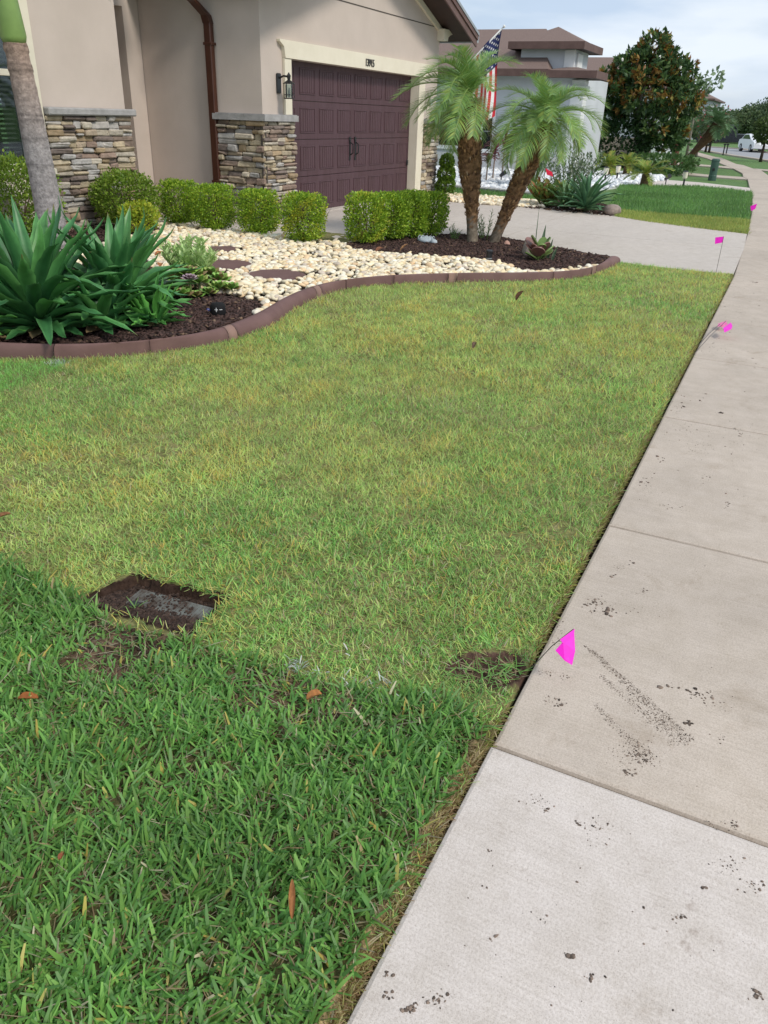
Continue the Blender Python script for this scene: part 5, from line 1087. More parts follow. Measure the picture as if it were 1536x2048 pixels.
marker('pink marker flag where the far lawn meets the sidewalk', tuple(b4), t4, [[(t4[0], t4[1] - .05, .30), (t4[0] - .02, t4[1] + .05, .25), (t4[0] - .02, t4[1] + .02, .17), (t4[0], t4[1] - .04, .21)]])
# fallen leaves
LB = mat_attr('dry_leaf', .6, .1, 40, .3)
def leaf(label, px, py, l, w, az, c, z=.03, el=.15, curl=.5):
    x, y = gp(px, py)[:2]; N_ = 8; P_ = []; U = []; e = el + curl * .5; pos = np.array([0., 0, 0])
    for i in range(N_ + 1):
        P_.append(pos.copy()); U.append((-math.cos(az) * math.sin(e), -math.sin(az) * math.sin(e), math.cos(e))); pos = pos + np.array([math.cos(az) * math.cos(e), math.sin(az) * math.cos(e), math.sin(e)]) * l / N_; e -= curl / N_
    V, F = ribbon(np.array(P_), [w * max(.03, math.sin(math.pi * (.06 + .9 * i / N_)) ** .7) * .5 for i in range(N_ + 1)], U, .35); V[:, 2] += rng.normal(0, .0015, len(V))
    o = obj('fallen_leaf', mesh_np('fallen_leaf', V, [np.array(F)], np.tile(c, (len(V), 1)) * rng.uniform(.7, 1.25, (len(V), 1)), True), LB); o.location = (x, y, z); return tag(o, label, 'leaf', 'fallen brown leaves')
OR_ = (.34, .115, .030)
leaf('orange brown fallen leaf at the left edge of the dark turf', 40, 1418, .062, .026, -1.2, OR_, .035); leaf('curled orange brown leaf below the white paint marks', 615, 1422, .045, .03, -.9, (.38, .16, .05), .04, .3, 1.0); leaf('long curled brown leaf in the foreground turf', 585, 1868, .075, .014, .55, (.36, .15, .05), .05, .3, .2)
leaf('tiny reddish leaf scrap in the lower left turf', 125, 1748, .018, .012, .2, (.30, .10, .04), .045); leaf('brown leaf standing in the far part of the lawn', 1032, 612, .10, .06, -.8, (.13, .06, .03), .05, .9, .4); leaf('brown leaf in the grass near the left frame edge', -5, 1052, .06, .03, -.6, (.22, .10, .04), .03)
leaf('orange brown leaf on the pebbles left of the pale plant', 312, 528, .13, .07, -.3, (.36, .14, .05), .09, .1, .3); leaf('second orange brown leaf on the pebbles beside the agave', 322, 552, .11, .06, .6, (.40, .16, .06), .09, .1, .3); leaf('brown leaf on the pebbles next to the mulch', 752, 520, .11, .06, -.4, (.24, .10, .05), .09, .3, .6); leaf('tan leaf standing at the mulch and pebble border', 800, 516, .12, .05, -1.0, (.36, .20, .10), .08, .7, .4)
leaf('thin dark leaf scrap in the middle of the lawn', 945, 706, .10, .03, .2, (.12, .07, .04), .035)
# speaker with plus and minus marks
s0 = gp(437, 640); t = thing('speaker', 'small black round speaker with white plus and minus marks in the mulch', 'speaker', (s0[0], s0[1], .03), math.atan2(-s0[1], -s0[0]))
MESHF = mat('speaker_fabric', (.012, .012, .013), (.007, .007, .008), 220, .85, 300, .6, .001)
ts = MB().tube([(0, 0, -.01), (0, 0, .004), (0, 0, .03), (0, 0, .065), (0, 0, .092), (0, 0, .104), (0, 0, .107)], [.040, .054, .062, .062, .056, .042, .02], 26); ts.build('body', MESHF, t, True)
mk = MB()
def on_cyl(a0, a1, z0, z1):
    V = []; 
    for k in range(5): a = a0 + (a1 - a0) * k / 4; V += [(.0632 * math.cos(a), .0632 * math.sin(a), z0), (.0632 * math.cos(a), .0632 * math.sin(a), z1)]
    mk.add(V, [(2 * k, 2 * k + 2, 2 * k + 3, 2 * k + 1) for k in range(4)])
on_cyl(-.42, .02, .062, .067); on_cyl(-.23, -.15, .048, .064 - .0022); on_cyl(-.23, -.15, .0672, .081); on_cyl(.20, .58, .062, .067)
mk.build('plus_and_minus_marks', WHITEPAINT, t)
tag(MB().ball((0, 0, 0), (.020, .016, .018), n=6, m=10).build('blue_glass_bead', mat('blue_glass', (.03, .04, .22), (.02, .03, .12), 9, .2, spec=.6), None, True), 'small dark blue glass bead beside the black speaker', 'bead').location = tuple(gp(417, 632) + np.array([0, 0, .045]))
# ornament and black path light in the palm mulch
o0 = gp(852, 490); t = thing('garden_ornament', 'pale blue grey shell-like garden ornament on the mulch', 'ornament', (o0[0], o0[1], .03)); OM = mat('pale_ceramic', (.48, .54, .58), (.34, .39, .43), 14, .5, 30, .4, .006)
MB().ball((0, 0, .03), (.10, .12, .05), n=8, m=14, jit=.05).build('shell', OM, t, True); MB().ball((-.05, -.13, .025), (.045, .05, .035), n=6, m=8, jit=.06).build('head', OM, t, True)
ribs_ = MB()
for k in range(5): a = -.9 + k * .45; ribs_.tube([(.09 * math.cos(u) * math.cos(a) * .9, .125 * math.sin(a), .03 + .055 * math.sin(u)) for u in np.linspace(.2, 2.9, 8)], .006, 5)
ribs_.build('shell_ribs', OM, t, True)
l0 = gp(977, 527); t = thing('path_light', 'short black cylindrical path light at the mulch edge', 'path light', (l0[0], l0[1], .02)); MB().tube([(0, 0, 0), (0, 0, .11), (0, 0, .115), (0, 0, .13)], [.034, .034, .042, .038], 14).build('housing', BLACKMETAL, t); MB().tube([(0, 0, .036), (0, 0, .046)], .037, 14).build('collar', GREYMETAL, t)
# extra loose things seen near the hedge
# ------------------------------------------------------------------ next door and beyond
def hip(mb, x0, x1, y0, y1, z, pitch, inset=None):
    """hip roof over a rectangle; long axis keeps a ridge"""
    w = min(x1 - x0, y1 - y0) / 2; zr = z + w * pitch
    if (x1 - x0) >= (y1 - y0): r0, r1 = (x0 + w, (y0 + y1) / 2, zr), (x1 - w, (y0 + y1) / 2, zr)
    else: r0, r1 = ((x0 + x1) / 2, y0 + (inset or w), zr), ((x0 + x1) / 2, y1 - (inset or w), zr)
    c = [(x0, y0, z), (x1, y0, z), (x1, y1, z), (x0, y1, z)]
    if (x1 - x0) >= (y1 - y0): F = [(0, 1, 5, 4), (1, 2, 5), (2, 3, 4, 5), (3, 0, 4)]
    else: F = [(0, 1, 4), (1, 2, 5, 4), (2, 3, 5), (3, 0, 4, 5)]
    mb.add(c + [r0, r1], F); return zr
def hip_roof(parent, x0, x1, y0, y1, z, pitch, inset=None):
    b = MB(); hip(b, x0, x1, y0, y1, z, pitch, inset); ro = wpart(b, 'roof', SHINGLE, parent)
    f = MB(); e = .03
    f.box(x0 - e, x1 + e, y0 - e, y0 - .001, z - .17, z + .03); f.box(x0 - e, x0 - .001, y0, y1, z - .17, z + .03); f.box(x1 + .001, x1 + e, y0, y1, z - .17, z + .03); f.box(x0 - e, x1 + e, y1 + .001, y1 + e, z - .17, z + .03); wpart(f, 'fascia', FASCIA, ro)
    wpart(MB().box(x0, x1, y0, y1, z - .15, z - .13), 'soffit', SOFFIT, ro); return ro
nb = thing('grey_house', 'pale grey house next door with brown hip roofs and a raised entry', 'house', (27, 6.4, 0))
w = MB(); w.box(27.0, 31.5, 6.75, 18, -.1, 2.78); wpart(w, 'wall', GREYSTUCCO, nb)
w = MB(); w.box(27.25, 29.1, 7.0, 8.7, 2.80, 3.50); wpart(w, 'entry_tower_wall', GREYSTUCCO, nb)
wpart(MB().bbox(27.19, 27.249, 6.95, 7.28, 2.80, 3.48, .01), 'tower_trim', WHITEPAINT, nb); wpart(MB().bbox(27.6, 28.2, 6.94, 6.999, 2.95, 3.4, .01), 'tower_trim', WHITEPAINT, nb)
for (x, y) in ((26.9, 6.45),):
    wpart(MB().bbox(x, x + .42, y, y + .42, -.05, 2.66, .02).bbox(x - .05, x + .47, y - .05, y + .47, 2.40, 2.50, .01).bbox(x - .05, x + .47, y - .05, y + .47, -.05, .35, .01), 'column', WHITEPAINT, nb)
hip_roof(nb, 26.45, 32.0, 7.55, 18.5, 2.88, .48, 1.0); hip_roof(nb, 26.40, 27.9, 6.05, 7.9, 2.85, .20); hip_roof(nb, 26.9, 29.4, 6.65, 9.0, 3.64, .44)
def nwin(y0, y1, z0, z1, x=26.98, bars=2):
    f = MB(); f.bbox(x - .06, x, y0 - .1, y1 + .1, z1, z1 + .12, .01); f.bbox(x - .08, x, y0 - .14, y1 + .14, z0 - .12, z0, .01); f.bbox(x - .06, x, y0 - .1, y0, z0, z1, .01); f.bbox(x - .06, x, y1, y1 + .1, z0, z1, .01)
    wd = wpart(f, 'window', WHITEPAINT, nb); wpart(MB().box(x - .02, x - .005, y0, y1, z0, z1), 'pane', DARKGLASS, wd); b = MB(); b.box(x - .035, x - .021, y0, y1, (z0 + z1) / 2 - .02, (z0 + z1) / 2 + .02)
    for k in range(1, bars + 1): yy_ = y0 + (y1 - y0) * k / (bars + 1); b.box(x - .033, x - .021, yy_ - .012, yy_ + .012, z0, (z0 + z1) / 2 - .021); b.box(x - .033, x - .021, yy_ - .012, yy_ + .012, (z0 + z1) / 2 + .021, z1)
    wpart(b, 'muntins', mat('muntin', (.25, .26, .27), None, 8, .5) if 'muntin' not in bpy.data.materials else bpy.data.materials['muntin'], wd)
nwin(10.45, 11.6, .66, 1.66); nwin(9.35, 9.68, .60, 1.66, bars=0)
wpart(MB().bbox(26.93, 26.999, 6.9, 17, -.05, .45, .01), 'base_band', mat('pale_stone_band', (.62, .62, .63), (.45, .45, .46), 7, .9, 20, .5), nb)
vt = wpart(MB().bbox(26.95, 26.999, 7.10, 7.42, 1.36, 1.52, .008), 'house_plate', WHITEPAINT, nb)
# white stones of the neighbour's bed with a grey block border
WB = gps([(850, 374), (900, 376), (990, 383), (1080, 391), (1160, 385), (1240, 372), (1336, 360), (1330, 352), (1240, 345), (1150, 343), (1000, 338), (850, 333)])
structure(sheet('white_bed', WB, -.02, mat('white_gravel_base', (.66, .67, .68), (.55, .56, .57), 18, .9)))
P = scatter(WB, 3600); stones('white_stones', P, -.02, .04, .085, [(.82, .83, .84), (.74, .76, .78), (.86, .86, .86), (.62, .64, .66)], 'bright white stones in the bed of the grey house', ICO0)
bl = thing('block_edging', 'grey concrete block border along the white stone bed next door', 'block edging', tuple(gp(960, 381)))
bp = resample(gps([(872, 376.5), (940, 380), (1000, 386), (1060, 392), (1100, 394)]), 23)
bmesh_ = MB().bbox(-.17, .17, -.09, .09, -.05, .09, .015, (.40, .39, .38), .005).mesh('block')
for k in range(22):
    o = obj('block', bmesh_, PLAIN, bl); p = (bp[k] + bp[k + 1]) / 2; d_ = bp[k + 1] - bp[k]; o.location = (p[0] - bl.location.x, p[1] - bl.location.y, 0); o.rotation_euler = (0, 0, math.atan2(d_[1], d_[0])); o.scale = (np.linalg.norm(d_) / .35, 1, 1)
# plants across the driveway
agave('green agave clump on the far side of the driveway', 15.55, 3.42, 46, .62, .7, 'agaves across the driveway', [(.07, .17, .08), (.09, .20, .09), (.055, .14, .07)], .045, 0.0)
agave('smaller green agave at the left of the far clump', 15.75, 3.85, 30, .46, .5, 'agaves across the driveway', [(.09, .19, .07), (.11, .21, .08)], .036, 0.0)
sprig_plant('croton', 'low yellow green and red croton beside the far agaves', 'shrub', 16.0, 4.28, 46, .50, .42, .16, .40, [(.20, .27, .05), (.15, .24, .05), (.28, .22, .06), (.30, .10, .04), (.12, .20, .05)], 12, z0=0)
sprig_plant('flowering_shrub', 'airy shrub with white flowers behind the far agaves', 'shrub', 18.6, 4.55, 60, 1.15, .85, .09, .5, [(.16, .22, .12), (.20, .27, .15), (.62, .62, .58), (.24, .28, .18), (.13, .19, .10)], 18, z0=0)
ti = [(985, 337, 1.15), (1003, 335, 1.5), (1030, 333, 1.35), (972, 340, .9), (1045, 338, 1.0)]
TL = ['short dark red cordyline at the left end of the row next door', 'tallest dark red cordyline beside the grey house wall', 'bushy red cordyline right of the tallest one', 'low red cordyline farthest left', 'low red cordyline at the right end of the row']
for k, (a_, b_, h_) in enumerate(ti):
    x, y = gp(a_, b_ + 22)[:2]; t = thing('cordyline', TL[k], 'cordyline', (x, y, 0), 0, 'red cordylines next door'); mb = MB(); mb.tube([(x, y, -.05), (x + .03, y, h_ * .62)], [.025, .018], 6, (.28, .22, .18)); wpart(mb, 'stem', BARKM, t); lm = MB()
    for j in range(26):
        az = j * 2.4; e = random.uniform(.1, 1.3); l = random.uniform(.30, .50) * h_; P_ = []; pos = np.array([x + .03, y, h_ * random.uniform(.45, .66)]); ee = e
        for q in range(6): P_.append(pos.copy()); pos = pos + np.array([math.cos(az) * math.cos(ee), math.sin(az) * math.cos(ee), math.sin(ee)]) * l / 5; ee -= .22
        V, F = ribbon(P_, [.028 * math.sin(.35 + 2.7 * q / 5) + .001 for q in range(6)], [(-math.cos(az) * math.sin(e), -math.sin(az) * math.sin(e), math.cos(e))] * 6, .2); cc = random.choice([(.14, .035, .035), (.20, .05, .05), (.10, .03, .03), (.12, .08, .06), (.26, .09, .10)]); lm.add(V, F, cc)
    wpart(lm, 'leaves', LEAFM, t)
sprig_plant('duranta_shrub', 'bushy green shrub against the grey house behind the leaning palm', 'shrub', 20.8, 6.05, 70, 2.1, .75, .11, .55, [(.16, .27, .13), (.20, .32, .17), (.12, .22, .10), (.24, .36, .22)], 22, z0=0)
rf_ = gp(1100, 404); t = thing('garden_pennant', 'small red flag-like flower stake in front of the white flowering shrub', 'garden stake', (17.3, 4.75, 0)); wpart(MB().tube([(17.3, 4.75, -.05), (17.3, 4.75, .62)], .006, 5), 'stake', BLACKMETAL, t); wpart(MB().add([(17.3, 4.75, .62), (17.32, 4.60, .55), (17.30, 4.57, .47), (17.28, 4.70, .50)], [(0, 1, 2, 3)]).add([(17.31, 4.75, .62), (17.33, 4.60, .55), (17.31, 4.57, .47), (17.29, 4.70, .50)], [(3, 2, 1, 0)]), 'petal', mat('crimson', (.75, .02, .06), None, 9, .6), t)
for (a_, b_, l) in ((1002, 362, 'black garden spotlight in the white stones by the cordylines'), (1331, 368, 'black garden spotlight beside the pale neighbouring drive')):
    x, y = gp(a_, b_)[:2]; t = thing('garden_spotlight', l, 'spotlight', (x, y, 0), 0, 'garden spotlights'); k = .75; wpart(MB().tube([(x, y, -.05), (x, y, .18 * k)], .02 * k, 6), 'stake', BLACKMETAL, t); wpart(MB().tube([(x - .05 * k, y + .03, .17 * k), (x + .10 * k, y - .08, .30 * k)], [.05 * k, .085 * k], 10), 'head', BLACKMETAL, t)
for (a_, b_, l) in ((1366, 374, 'cream topped path light beside the pale drive, nearest the sidewalk'), (1233, 360, 'cream topped path light in the white stones by the magnolia'), (1209, 365, 'cream topped path light behind the far agave clump')):
    x, y = gp(a_, b_)[:2]; t = thing('bollard_light', l, 'path light', (x, y, 0), 0, 'cream path lights'); wpart(MB().tube([(x, y, -.05), (x, y, .22)], .025, 6), 'post', BLACKMETAL, t); wpart(MB().tube([(x, y, .20), (x, y, .23), (x, y, .37), (x, y, .39)], [.04, .06, .07, .05], 10), 'shade', CREAM, t); wpart(MB().tube([(x, y, .392), (x, y, .41)], [.08, .05], 10), 'lid', BLACKMETAL, t)
x, y = gp(1424, 358)[:2]; t = thing('utility_pedestal', 'green rounded utility pedestal standing in the lawn', 'utility box', (x, y, 0)); UG = mat('utility_green', (.055, .11, .085), (.045, .09, .07), 4, .5)
wpart(MB().tube([(x, y, -.05), (x, y, .10), (x, y, .12), (x, y, .50), (x, y, .53)], [.125, .125, .115, .125, .12], 16), 'body', UG, t); wpart(MB().tube([(x, y, .531), (x, y, .56), (x, y, .60)], [.135, .135, .10], 16), 'cap', UG, t); wpart(MB().bbox(x - .135, x - .12, y - .04, y + .04, .25, .33, .01), 'latch', BLACKMETAL, t)

# ---- trees
def tree(label, x, y, h, trunk_h, blobs, pal, n, leaf, tr_r=.12, name='tree', lean=(0, 0), group=None, cat='tree', extra=None, fol_name='crown', inner=.55, bark=(.22, .19, .16), leafw=.6):
    t = thing(name, label, cat, (x, y, -.05), 0, group); mb = MB(); top_ = Vector((x + lean[0], y + lean[1], trunk_h)); b_ = Vector((x, y, -.1)); mb.tube([b_, b_.lerp(top_, .5) + Vector((lean[1] * .1, lean[0] * .1, 0)), top_], [tr_r * 1.25, tr_r, tr_r * .75], 9, bark); Cs = []; Ds = []; w = np.array([b[3] * b[4] * b[5] for b in blobs]) ** (2 / 3); w /= w.sum()
    for i, b in enumerate(blobs):
        c = Vector((x + b[0], y + b[1], b[2])); mb.tube([top_, top_.lerp(c, .5) + Vector((0, 0, -.05 * h)), c], [tr_r * .55, tr_r * .35, tr_r * .1], 6, bark); k = int(n * w[i]); d = sphere_dirs(k); r = rng.uniform(inner, 1.0, k) ** .6
        lump = .80 + .42 * fbm(np.arctan2(d[:, 1], d[:, 0]) * 1.5 + i * 5, d[:, 2] * 2, 1.7); Cs.append(np.array(c) + d * (r * lump)[:, None] * np.array(b[3:6])); Ds.append(d)
    C = np.vstack(Cs); d = np.vstack(Ds); k = len(C); L_ = leaf * rng.uniform(.7, 1.3, k); col = shade(pal, k)
    if extra: q = rng.random(k) < extra[1]; col[q] = shade(extra[0], q.sum())
    wpart(leaf_mesh(fol_name, C, unit(d * .5 + rng.normal(0, .7, (k, 3))), rng.normal(size=(k, 3)) + d, L_, L_ * leafw, col), fol_name, LEAFM, t); wpart(mb, 'trunk', BARKM, t, True); return t
# magnolia: clusters of stiff leaves, green above and rusty below
MG = [(.055, .11, .038), (.08, .15, .045), (.12, .19, .055), (.045, .09, .034), (.24, .11, .03), (.31, .17, .04), (.20, .12, .03), (.33, .27, .06)]
mgx, mgy = gp(1262, 333)[:2]
def mag():
    t = thing('magnolia_tree', 'dense magnolia tree with dark green and rust brown leaves', 'tree', (mgx, mgy, -.05)); s = mgx / 35.0
    mb = MB(); p0 = Vector((mgx, mgy, -.1)); p1 = p0 + Vector((0, -.1, 1.1)) * s; p2 = p0 + Vector((.2, -.55, 1.9)) * s; p3 = p0 + Vector((.3, -1.3, 2.6)) * s; mb.tube([p0, p1], [.16 * s, .12 * s], 9, (.30, .26, .22)); mb.tube([p1, p2, p3], [.09 * s, .07 * s, .03 * s], 8, (.30, .26, .22)); mb.tube([p1, p1 + Vector((0, .2, 1.0)) * s, p1 + Vector((0, .0, 2.8)) * s], [.11 * s, .08 * s, .03 * s], 8, (.28, .24, .20)); wpart(mb, 'trunk', BARKM, t, True)
    bl_ = [(0, -.2, 3.3, 1.7, 1.75, 1.15), (0, -.1, 4.4, 1.3, 1.35, .95), (0, -.2, 5.2, .75, .8, .6), (0, .9, 3.3, 1.1, 1.0, .8), (0, -1.5, 3.0, 1.1, .95, .9), (0, 1.25, 2.1, .8, .75, .55), (0, -.8, 2.0, 1.3, 1.3, .8), (0, .6, 4.4, .9, .9, .6), (0, -1.1, 4.2, .9, .85, .7), (.2, -1.1, 1.3, .9, 1.0, .6), (0, 1.5, 3.9, .55, .5, .4)]
    C = []; D = []; col = []
    for (a, b, c, rx, ry, rz) in bl_:
        k = int(95 * (rx * ry * rz) ** .66) + 16; d = sphere_dirs(k); cen = np.array([mgx + a * s, mgy + b * s, c * s]) + d * rng.uniform(.6, 1.0, k)[:, None] * np.array([rx, ry * .88, rz]) * s; cen[:, 2] *= .80
        for q in range(k):
            m_ = random.randint(9, 15); ax_ = unit(d[q] + rng.normal(0, .35, 3) + np.array([0, 0, .35])); dd = unit(ax_[None] * .7 + rng.normal(0, .75, (m_, 3))); C.append(np.repeat(cen[q][None], m_, 0) + rng.normal(0, .05, (m_, 3))); D.append(dd); rust = random.random() < (.29 if c > 2.6 else .12); pal = np.array(MG[4:] if rust else MG[:4]); col.append(pal[rng.integers(0, 4, m_)] * rng.uniform(.7, 1.35, (m_, 1)))
    C = np.vstack(C); D = np.vstack(D); col = np.vstack(col); L_ = rng.uniform(.16, .27, len(C)) * s; wpart(leaf_mesh('crown', C, D, rng.normal(size=C.shape), L_, L_ * .46, col), 'crown', LEAFM, t)
    fl__ = MB()
    for (b, c) in ((-.3, 5.1), (-.55, 4.7), (-1.35, 4.3), (-1.0, 1.6), (.8, 4.6)): fl__.ball((mgx - .9 * s, mgy + b * s, c * s * .80), (.045 * s, .045 * s, .06 * s), (.8, .78, .70), 5, 7, .2)
    wpart(fl__, 'blossoms', PLAIN, t)
mag()
GP_ = [(.045, .085, .03), (.06, .11, .035), (.035, .07, .028), (.08, .13, .045)]
# shrubs round the magnolia
def far_shrub(label, px, py, rx, ry, h, pal, n=900, leaf=.2, name='far_shrub', grp=None, p=2.4): x, y = gp(px, py)[:2]; return shrub(name, label, x, y, rx, ry, h, pal, p, n, leaf, 0.0, grp, 'shrub', 3, loose=.1)
far_shrub('dark clipped hedge in front of the third house', 1205, 331, .9, 1.6, 1.55, [(.025, .06, .02), (.035, .08, .025), (.02, .045, .016)], 2600, .16, 'hedge', None, 4)
far_shrub('dark green low hedge beyond the magnolia', 1320, 345, 1.2, 1.1, .55, [(.06, .13, .035), (.08, .15, .04)], 1200, .14, 'low_hedge', None, 4)
CYC = [(.30, .36, .05), (.22, .32, .06), (.16, .26, .05), (.36, .33, .08)]
cy_m = [to_mesh('frond', frond_mesh(1.1, 22, .36, 1.1, .028, CYC, .35)) for _ in range(2)]
for (a_, b_, l, k) in ((1215, 352, 'yellow green cardboard palm left of the magnolia trunk', .9), (1288, 372, 'yellow green arching palm in front of the magnolia trunk', 1.0), (1252, 350, 'green leafy palm at the foot of the magnolia', 1.0)):
    x, y = gp(a_, b_)[:2]; t = thing('small_palm', l, 'palm', (x, y, -.03), 0, 'small palms by the magnolia'); wpart(MB().tube([(x, y, -.05), (x, y, .3)], [.13, .10], 8, (.13, .09, .05)), 'trunk', BARKM, t); place_fronds(t, (x, y, .3), cy_m, 14, 1.4, -.1, (.42 * k, .7 * k))
# far leaning palm and companions
fx, fy = gp(1357, 333)[:2]; far_m = [to_mesh('frond', frond_mesh(1.3, 24, .5, 1.4, .03, [(.10, .19, .08), (.13, .23, .10), (.16, .25, .13)], .4)) for _ in range(2)]
t = thing('palm_tree', 'distant palm with trunk leaning right near the sidewalk', 'palm tree', (fx, fy, -.05)); wpart(MB().tube([(fx, fy, -.1), (fx + .1, fy - .5, .6), (fx + .2, fy - .95, 1.2), (fx + .2, fy - 1.15, 1.6)], [.10, .12, .22, .20], 9, (.13, .075, .045)), 'trunk', BARKM, t); place_fronds(t, (fx + .2, fy - 1.15, 1.6), far_m, 18, 1.4, -.1, (.6, .8))
fx, fy = gp(1347, 328)[:2]; t = thing('palm_tree', 'distant palm with upright trunk behind the magnolia', 'palm tree', (fx, fy, -.05)); wpart(MB().tube([(fx, fy, -.1), (fx, fy, .8), (fx, fy - .05, 1.7)], [.12, .16, .22], 9, (.15, .07, .05)), 'trunk', BARKM, t); place_fronds(t, (fx, fy - .05, 1.7), far_m, 14, 1.4, 0, (.6, .8))
CM = [(.10, .16, .07), (.13, .19, .08), (.08, .13, .06)]
x, y = gp(1392, 312)[:2]; tree('crape myrtle with pink blossoms behind the magnolia', x, y, 3.0, 1.0, [(0, .5, 1.9, 1.1, 1.1, .7), (0, -.6, 2.0, 1.0, .9, .6), (0, 1.2, 2.6, .7, .7, .5), (0, -.3, 1.4, .9, .9, .5)], CM, 1700, .16, .07, 'crape_myrtle', extra=([(.62, .10, .14), (.55, .16, .18)], .07))
x, y = gp(1400, 306)[:2]; tree('thin airy tree reaching out to the right of the magnolia', x - 12, y - .6, 7, 2.6, [(0, 0.2, 3.1, .7, .7, .5), (0, -.5, 3.5, .6, .55, .4), (0, .5, 3.3, .5, .5, .4)], [(.18, .25, .14), (.22, .30, .17)], 240, .26, .06, 'thin_tree')
# background trees, each its own
TB = [('broad dark oak behind the black truck', 1452, 291, 222, 62), ('rounded oak left of the black truck', 1430, 293, 233, 46), ('tall feathery tree at the back centre', 1480, 286, 216, 44), ('dense oak behind the white car', 1503, 290, 212, 70), ('tall oak at the right edge of the picture', 1548, 296, 180, 84), ('far oak left of the street bend', 1408, 292, 240, 44), ('far tree at the end of the street', 1393, 294, 244, 34), ('distant tree beyond the bend, highest in the middle', 1462, 284, 219, 66), ('distant tree beyond the bend on the right', 1522, 285, 203, 72), ('distant low tree left of the far brown roof', 1418, 284, 226, 60), ('distant low tree right of the far brown roof', 1448, 283, 222, 60), ('distant tree behind the parked cars', 1492, 283, 212, 76), ('distant wide tree filling the right horizon', 1536, 283, 200, 80)]
for (l, a_, b_, yt, wpx) in TB:
    x, y = gp(a_, b_)[:2]; di = math.hypot(x, y); f = min(max(di, 98 + random.uniform(0, 12)), 135) / di; x, y = x * f, y * f
    ry_ = RW @ np.array([a_ - 768.0, yt - 1024.0, FPX]); hh = EYE + ry_[2] * math.hypot(x, y) / math.hypot(ry_[0], ry_[1]); rw = wpx / 2 * math.hypot(x, y) / FPX * 1.1
    pal = random.choice([[(.10, .155, .065), (.13, .19, .08), (.075, .125, .055), (.16, .21, .09)], [(.11, .165, .08), (.15, .21, .10), (.085, .135, .065)]])
    blobs = [(random.uniform(-.4, .4) * rw, random.uniform(-.65, .65) * rw, hh * random.uniform(.40, .80), rw * random.uniform(.4, .6), rw * random.uniform(.4, .6), hh * random.uniform(.16, .22)) for _ in range(8)] + [(0, 0, hh * .52, rw * .8, rw * .8, hh * .36)]
    tree(l, x, y, hh, hh * .34, blobs, pal, 5200, .26, .14, 'oak_tree', group='background trees', inner=.35)
for (l, a_, b_, h_, r_, tilt) in (('round clipped street tree at the right edge', 1521, 322, 2.0, .68, .25), ('round clipped bush tree behind the mailbox posts', 1418, 304, 1.9, .75, 0.0), ('small brownish round tree beside the street', 1411, 303, 1.25, .34, .1)):
    x, y = gp(a_, b_)[:2]; tree(l, x, y, h_, h_ * .45, [(0, 0, h_ * .72, r_, r_, r_ * .85)], [(.09, .14, .04), (.12, .17, .05), (.07, .11, .03)] if 'brown' not in l else [(.16, .11, .06), (.20, .15, .08), (.12, .10, .05)], 1800, .16, .07, 'round_tree', (0, 0), 'round clipped street trees', inner=.7, bark=(.06, .045, .035))
for (a_, b_, l) in ((1446, 309, 'dark mailbox post on the far verge, left of the pair'), (1452, 308.5, 'slanted dark mailbox post on the far verge, right of the pair')):
    x, y = gp(a_, b_)[:2]; t = thing('mailbox_post', l, 'mailbox', (x, y, -.05), 0, 'mailbox posts'); k = .25 if 'slanted' in l else 0; wpart(MB().bbox(x - .035, x + .035, y - .035, y + .035, -.1, .52, .01), 'post', BLACKMETAL, t); wpart(MB().bbox(x - .08, x + .08, y - .08, y + .08, .522, .60, .02), 'box', BLACKMETAL, t)
# houses further on
def far_house(label, x0, x1, y0, y1, eave, pitch, wallm, wins):
    t = thing('far_house', label, 'house', (x0, y0, 0)); wpart(MB().box(x0, x1, y0, y1, -.1, eave), 'wall', wallm, t); hip_roof(t, x0 - .5, x1 + .5, y0 - .5, y1 + .5, eave + .08, pitch)
    for (ya, yb, za, zb) in wins: f = wpart(MB().bbox(x0 - .06, x0 - .002, ya - .08, yb + .08, za - .08, zb + .08, .01), 'window', WHITEPAINT, t); wpart(MB().box(x0 - .075, x0 - .062, ya, yb, za, zb), 'pane', DARKGLASS, f)
    return t
h3 = far_house('grey third house with brown roof behind the magnolia', 44, 50.5, 6.6, 20, 3.0, .40, GREYSTUCCO, [(12.5, 13.7, .9, 2.1)])
wpart(MB().box(43.9, 43.998, 6.6, 20, -.05, .9), 'stone_base', mat('far_stone', (.42, .33, .26), (.28, .22, .18), 6, .9, 12, .6), h3)
wpart(MB().bbox(43.2, 43.7, 6.2, 6.7, -.05, 2.7, .02), 'column', WHITEPAINT, h3)
far_house('distant house with a brown roof peak above the trees', 118, 132, 12, 26, 4.6, .42, GREYSTUCCO, [(15, 17, 1, 2.4)])
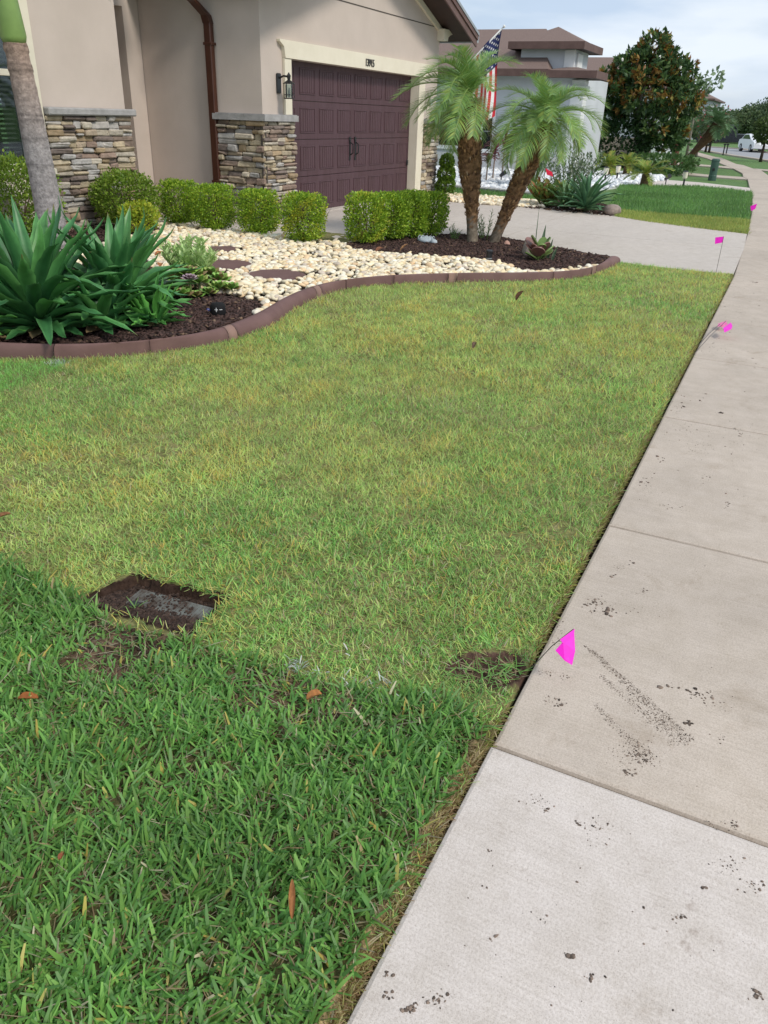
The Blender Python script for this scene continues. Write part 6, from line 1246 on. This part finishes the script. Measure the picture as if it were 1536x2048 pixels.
# ---- vehicles
def vehicle(name, label, x, y, rz, prof, W2, paint, glassprof, wheels, cat='car', lights=True, bed=None):
    t = thing(name, label, cat, (x, y, -.03), rz); b = MB(); n = len(prof)
    V = []; 
    for (s, ins) in ((-W2, .0), (-W2 + .10, .0), (W2 - .10, .0), (W2, .0)):
        for (px_, pz) in prof: inset = .10 if abs(s) == W2 else 0; V.append((px_, s, pz - (.03 if abs(s) == W2 and pz > .6 else 0)))
    F = [(i * n + j, i * n + (j + 1) % n, (i + 1) * n + (j + 1) % n, (i + 1) * n + j) for i in range(3) for j in range(n)] + [tuple(range(n))[::-1], tuple(3 * n + j for j in range(n))]
    b.add(V, F); bd = b.build('body', paint, t)
    for sgn in (-1, 1):
        V = [(px_, sgn * (W2 + .004), pz) for px_, pz in glassprof]; V2 = [(px_, sgn * (W2 - .02), pz) for px_, pz in glassprof]; k = len(V); MB().add(V + V2, [tuple(range(k)), tuple(range(k, 2 * k))[::-1]] + [(i, k + i, k + (i + 1) % k, (i + 1) % k) for i in range(k)]).build('side_window', DARKGLASS, t)
    for (wx, r) in wheels:
        for sgn in (-1, 1):
            wl_ = MB().tube([(wx, sgn * (W2 - .17), r), (wx, sgn * (W2 + .02), r)], r, 18).build('wheel', TYRE, t); MB().tube([(wx, sgn * (W2 + .021), r), (wx, sgn * (W2 + .035), r)], r * .62, 14).build('rim', GREYMETAL, wl_)
    return t
TYRE = mat('tyre', (.014, .014, .015), None, 20, .85); WCAR = mat('white_car_paint', (.82, .83, .85), (.79, .80, .82), 2, .25, spec=.6); BCAR = mat('dark_car_paint', (.012, .015, .022), (.010, .012, .018), 2, .25, spec=.6); TAIL = mat('tail_light', (.45, .015, .02), None, 9, .3)
cx_, cy_ = gp(1510, 303)[:2]; f = .93
pr = [(-2.15, .35), (-2.2, .75), (-2.1, .98), (-1.55, 1.05), (-.75, 1.42), (.35, 1.45), (1.15, 1.02), (2.0, .85), (2.2, .6), (2.15, .32), (1.75, .25), (-1.7, .25)]
c = vehicle('parked_car', 'white sedan parked along the far kerb', cx_, cy_, math.radians(200), pr, .88, WCAR, [(-1.35, 1.02), (-.72, 1.34), (.32, 1.37), (.95, 1.02)], [(-1.35, .32), (1.35, .32)])
MB().bbox(-2.215, -2.17, -.82, -.52, .72, .90, .01).build('tail_light', TAIL, c); MB().bbox(-2.215, -2.17, .52, .82, .72, .90, .01).build('tail_light', TAIL, c); MB().add([(-1.62, -.66, 1.055), (-1.62, .66, 1.055), (-.80, .60, 1.425), (-.80, -.60, 1.425)], [(0, 1, 2, 3)]).build('rear_window', DARKGLASS, c); MB().bbox(2.12, 2.21, -.8, -.45, .6, .78, .01).build('headlight', WHITEPAINT, c); MB().bbox(2.12, 2.21, .45, .8, .6, .78, .01).build('headlight', WHITEPAINT, c)
c.scale = (.86, .86, .82)
tx, ty = gp(1455, 294)[:2]
pr = [(-2.7, .5), (-2.7, 1.05), (-.55, 1.08), (-.50, 1.75), (.75, 1.78), (1.35, 1.20), (2.55, 1.12), (2.75, .95), (2.75, .5), (2.2, .42), (-2.2, .42)]
c = vehicle('pickup_truck', 'dark pickup truck parked under the trees across the street', tx, ty, math.radians(95), pr, .98, BCAR, [(-.40, 1.15), (-.38, 1.62), (.68, 1.65), (1.10, 1.18)], [(-1.75, .40), (1.75, .40)], 'truck')
MB().bbox(2.70, 2.765, -.75, .75, .68, .95, .02).build('grille', GREYMETAL, c); MB().bbox(2.69, 2.76, -.95, -.77, .85, 1.02, .01).build('headlight', WHITEPAINT, c); MB().bbox(2.69, 2.76, .77, .95, .85, 1.02, .01).build('headlight', WHITEPAINT, c); MB().add([(.80, -.80, 1.755), (.80, .80, 1.755), (1.32, .86, 1.24), (1.32, -.86, 1.24)], [(0, 1, 2, 3)]).build('windscreen', DARKGLASS, c)
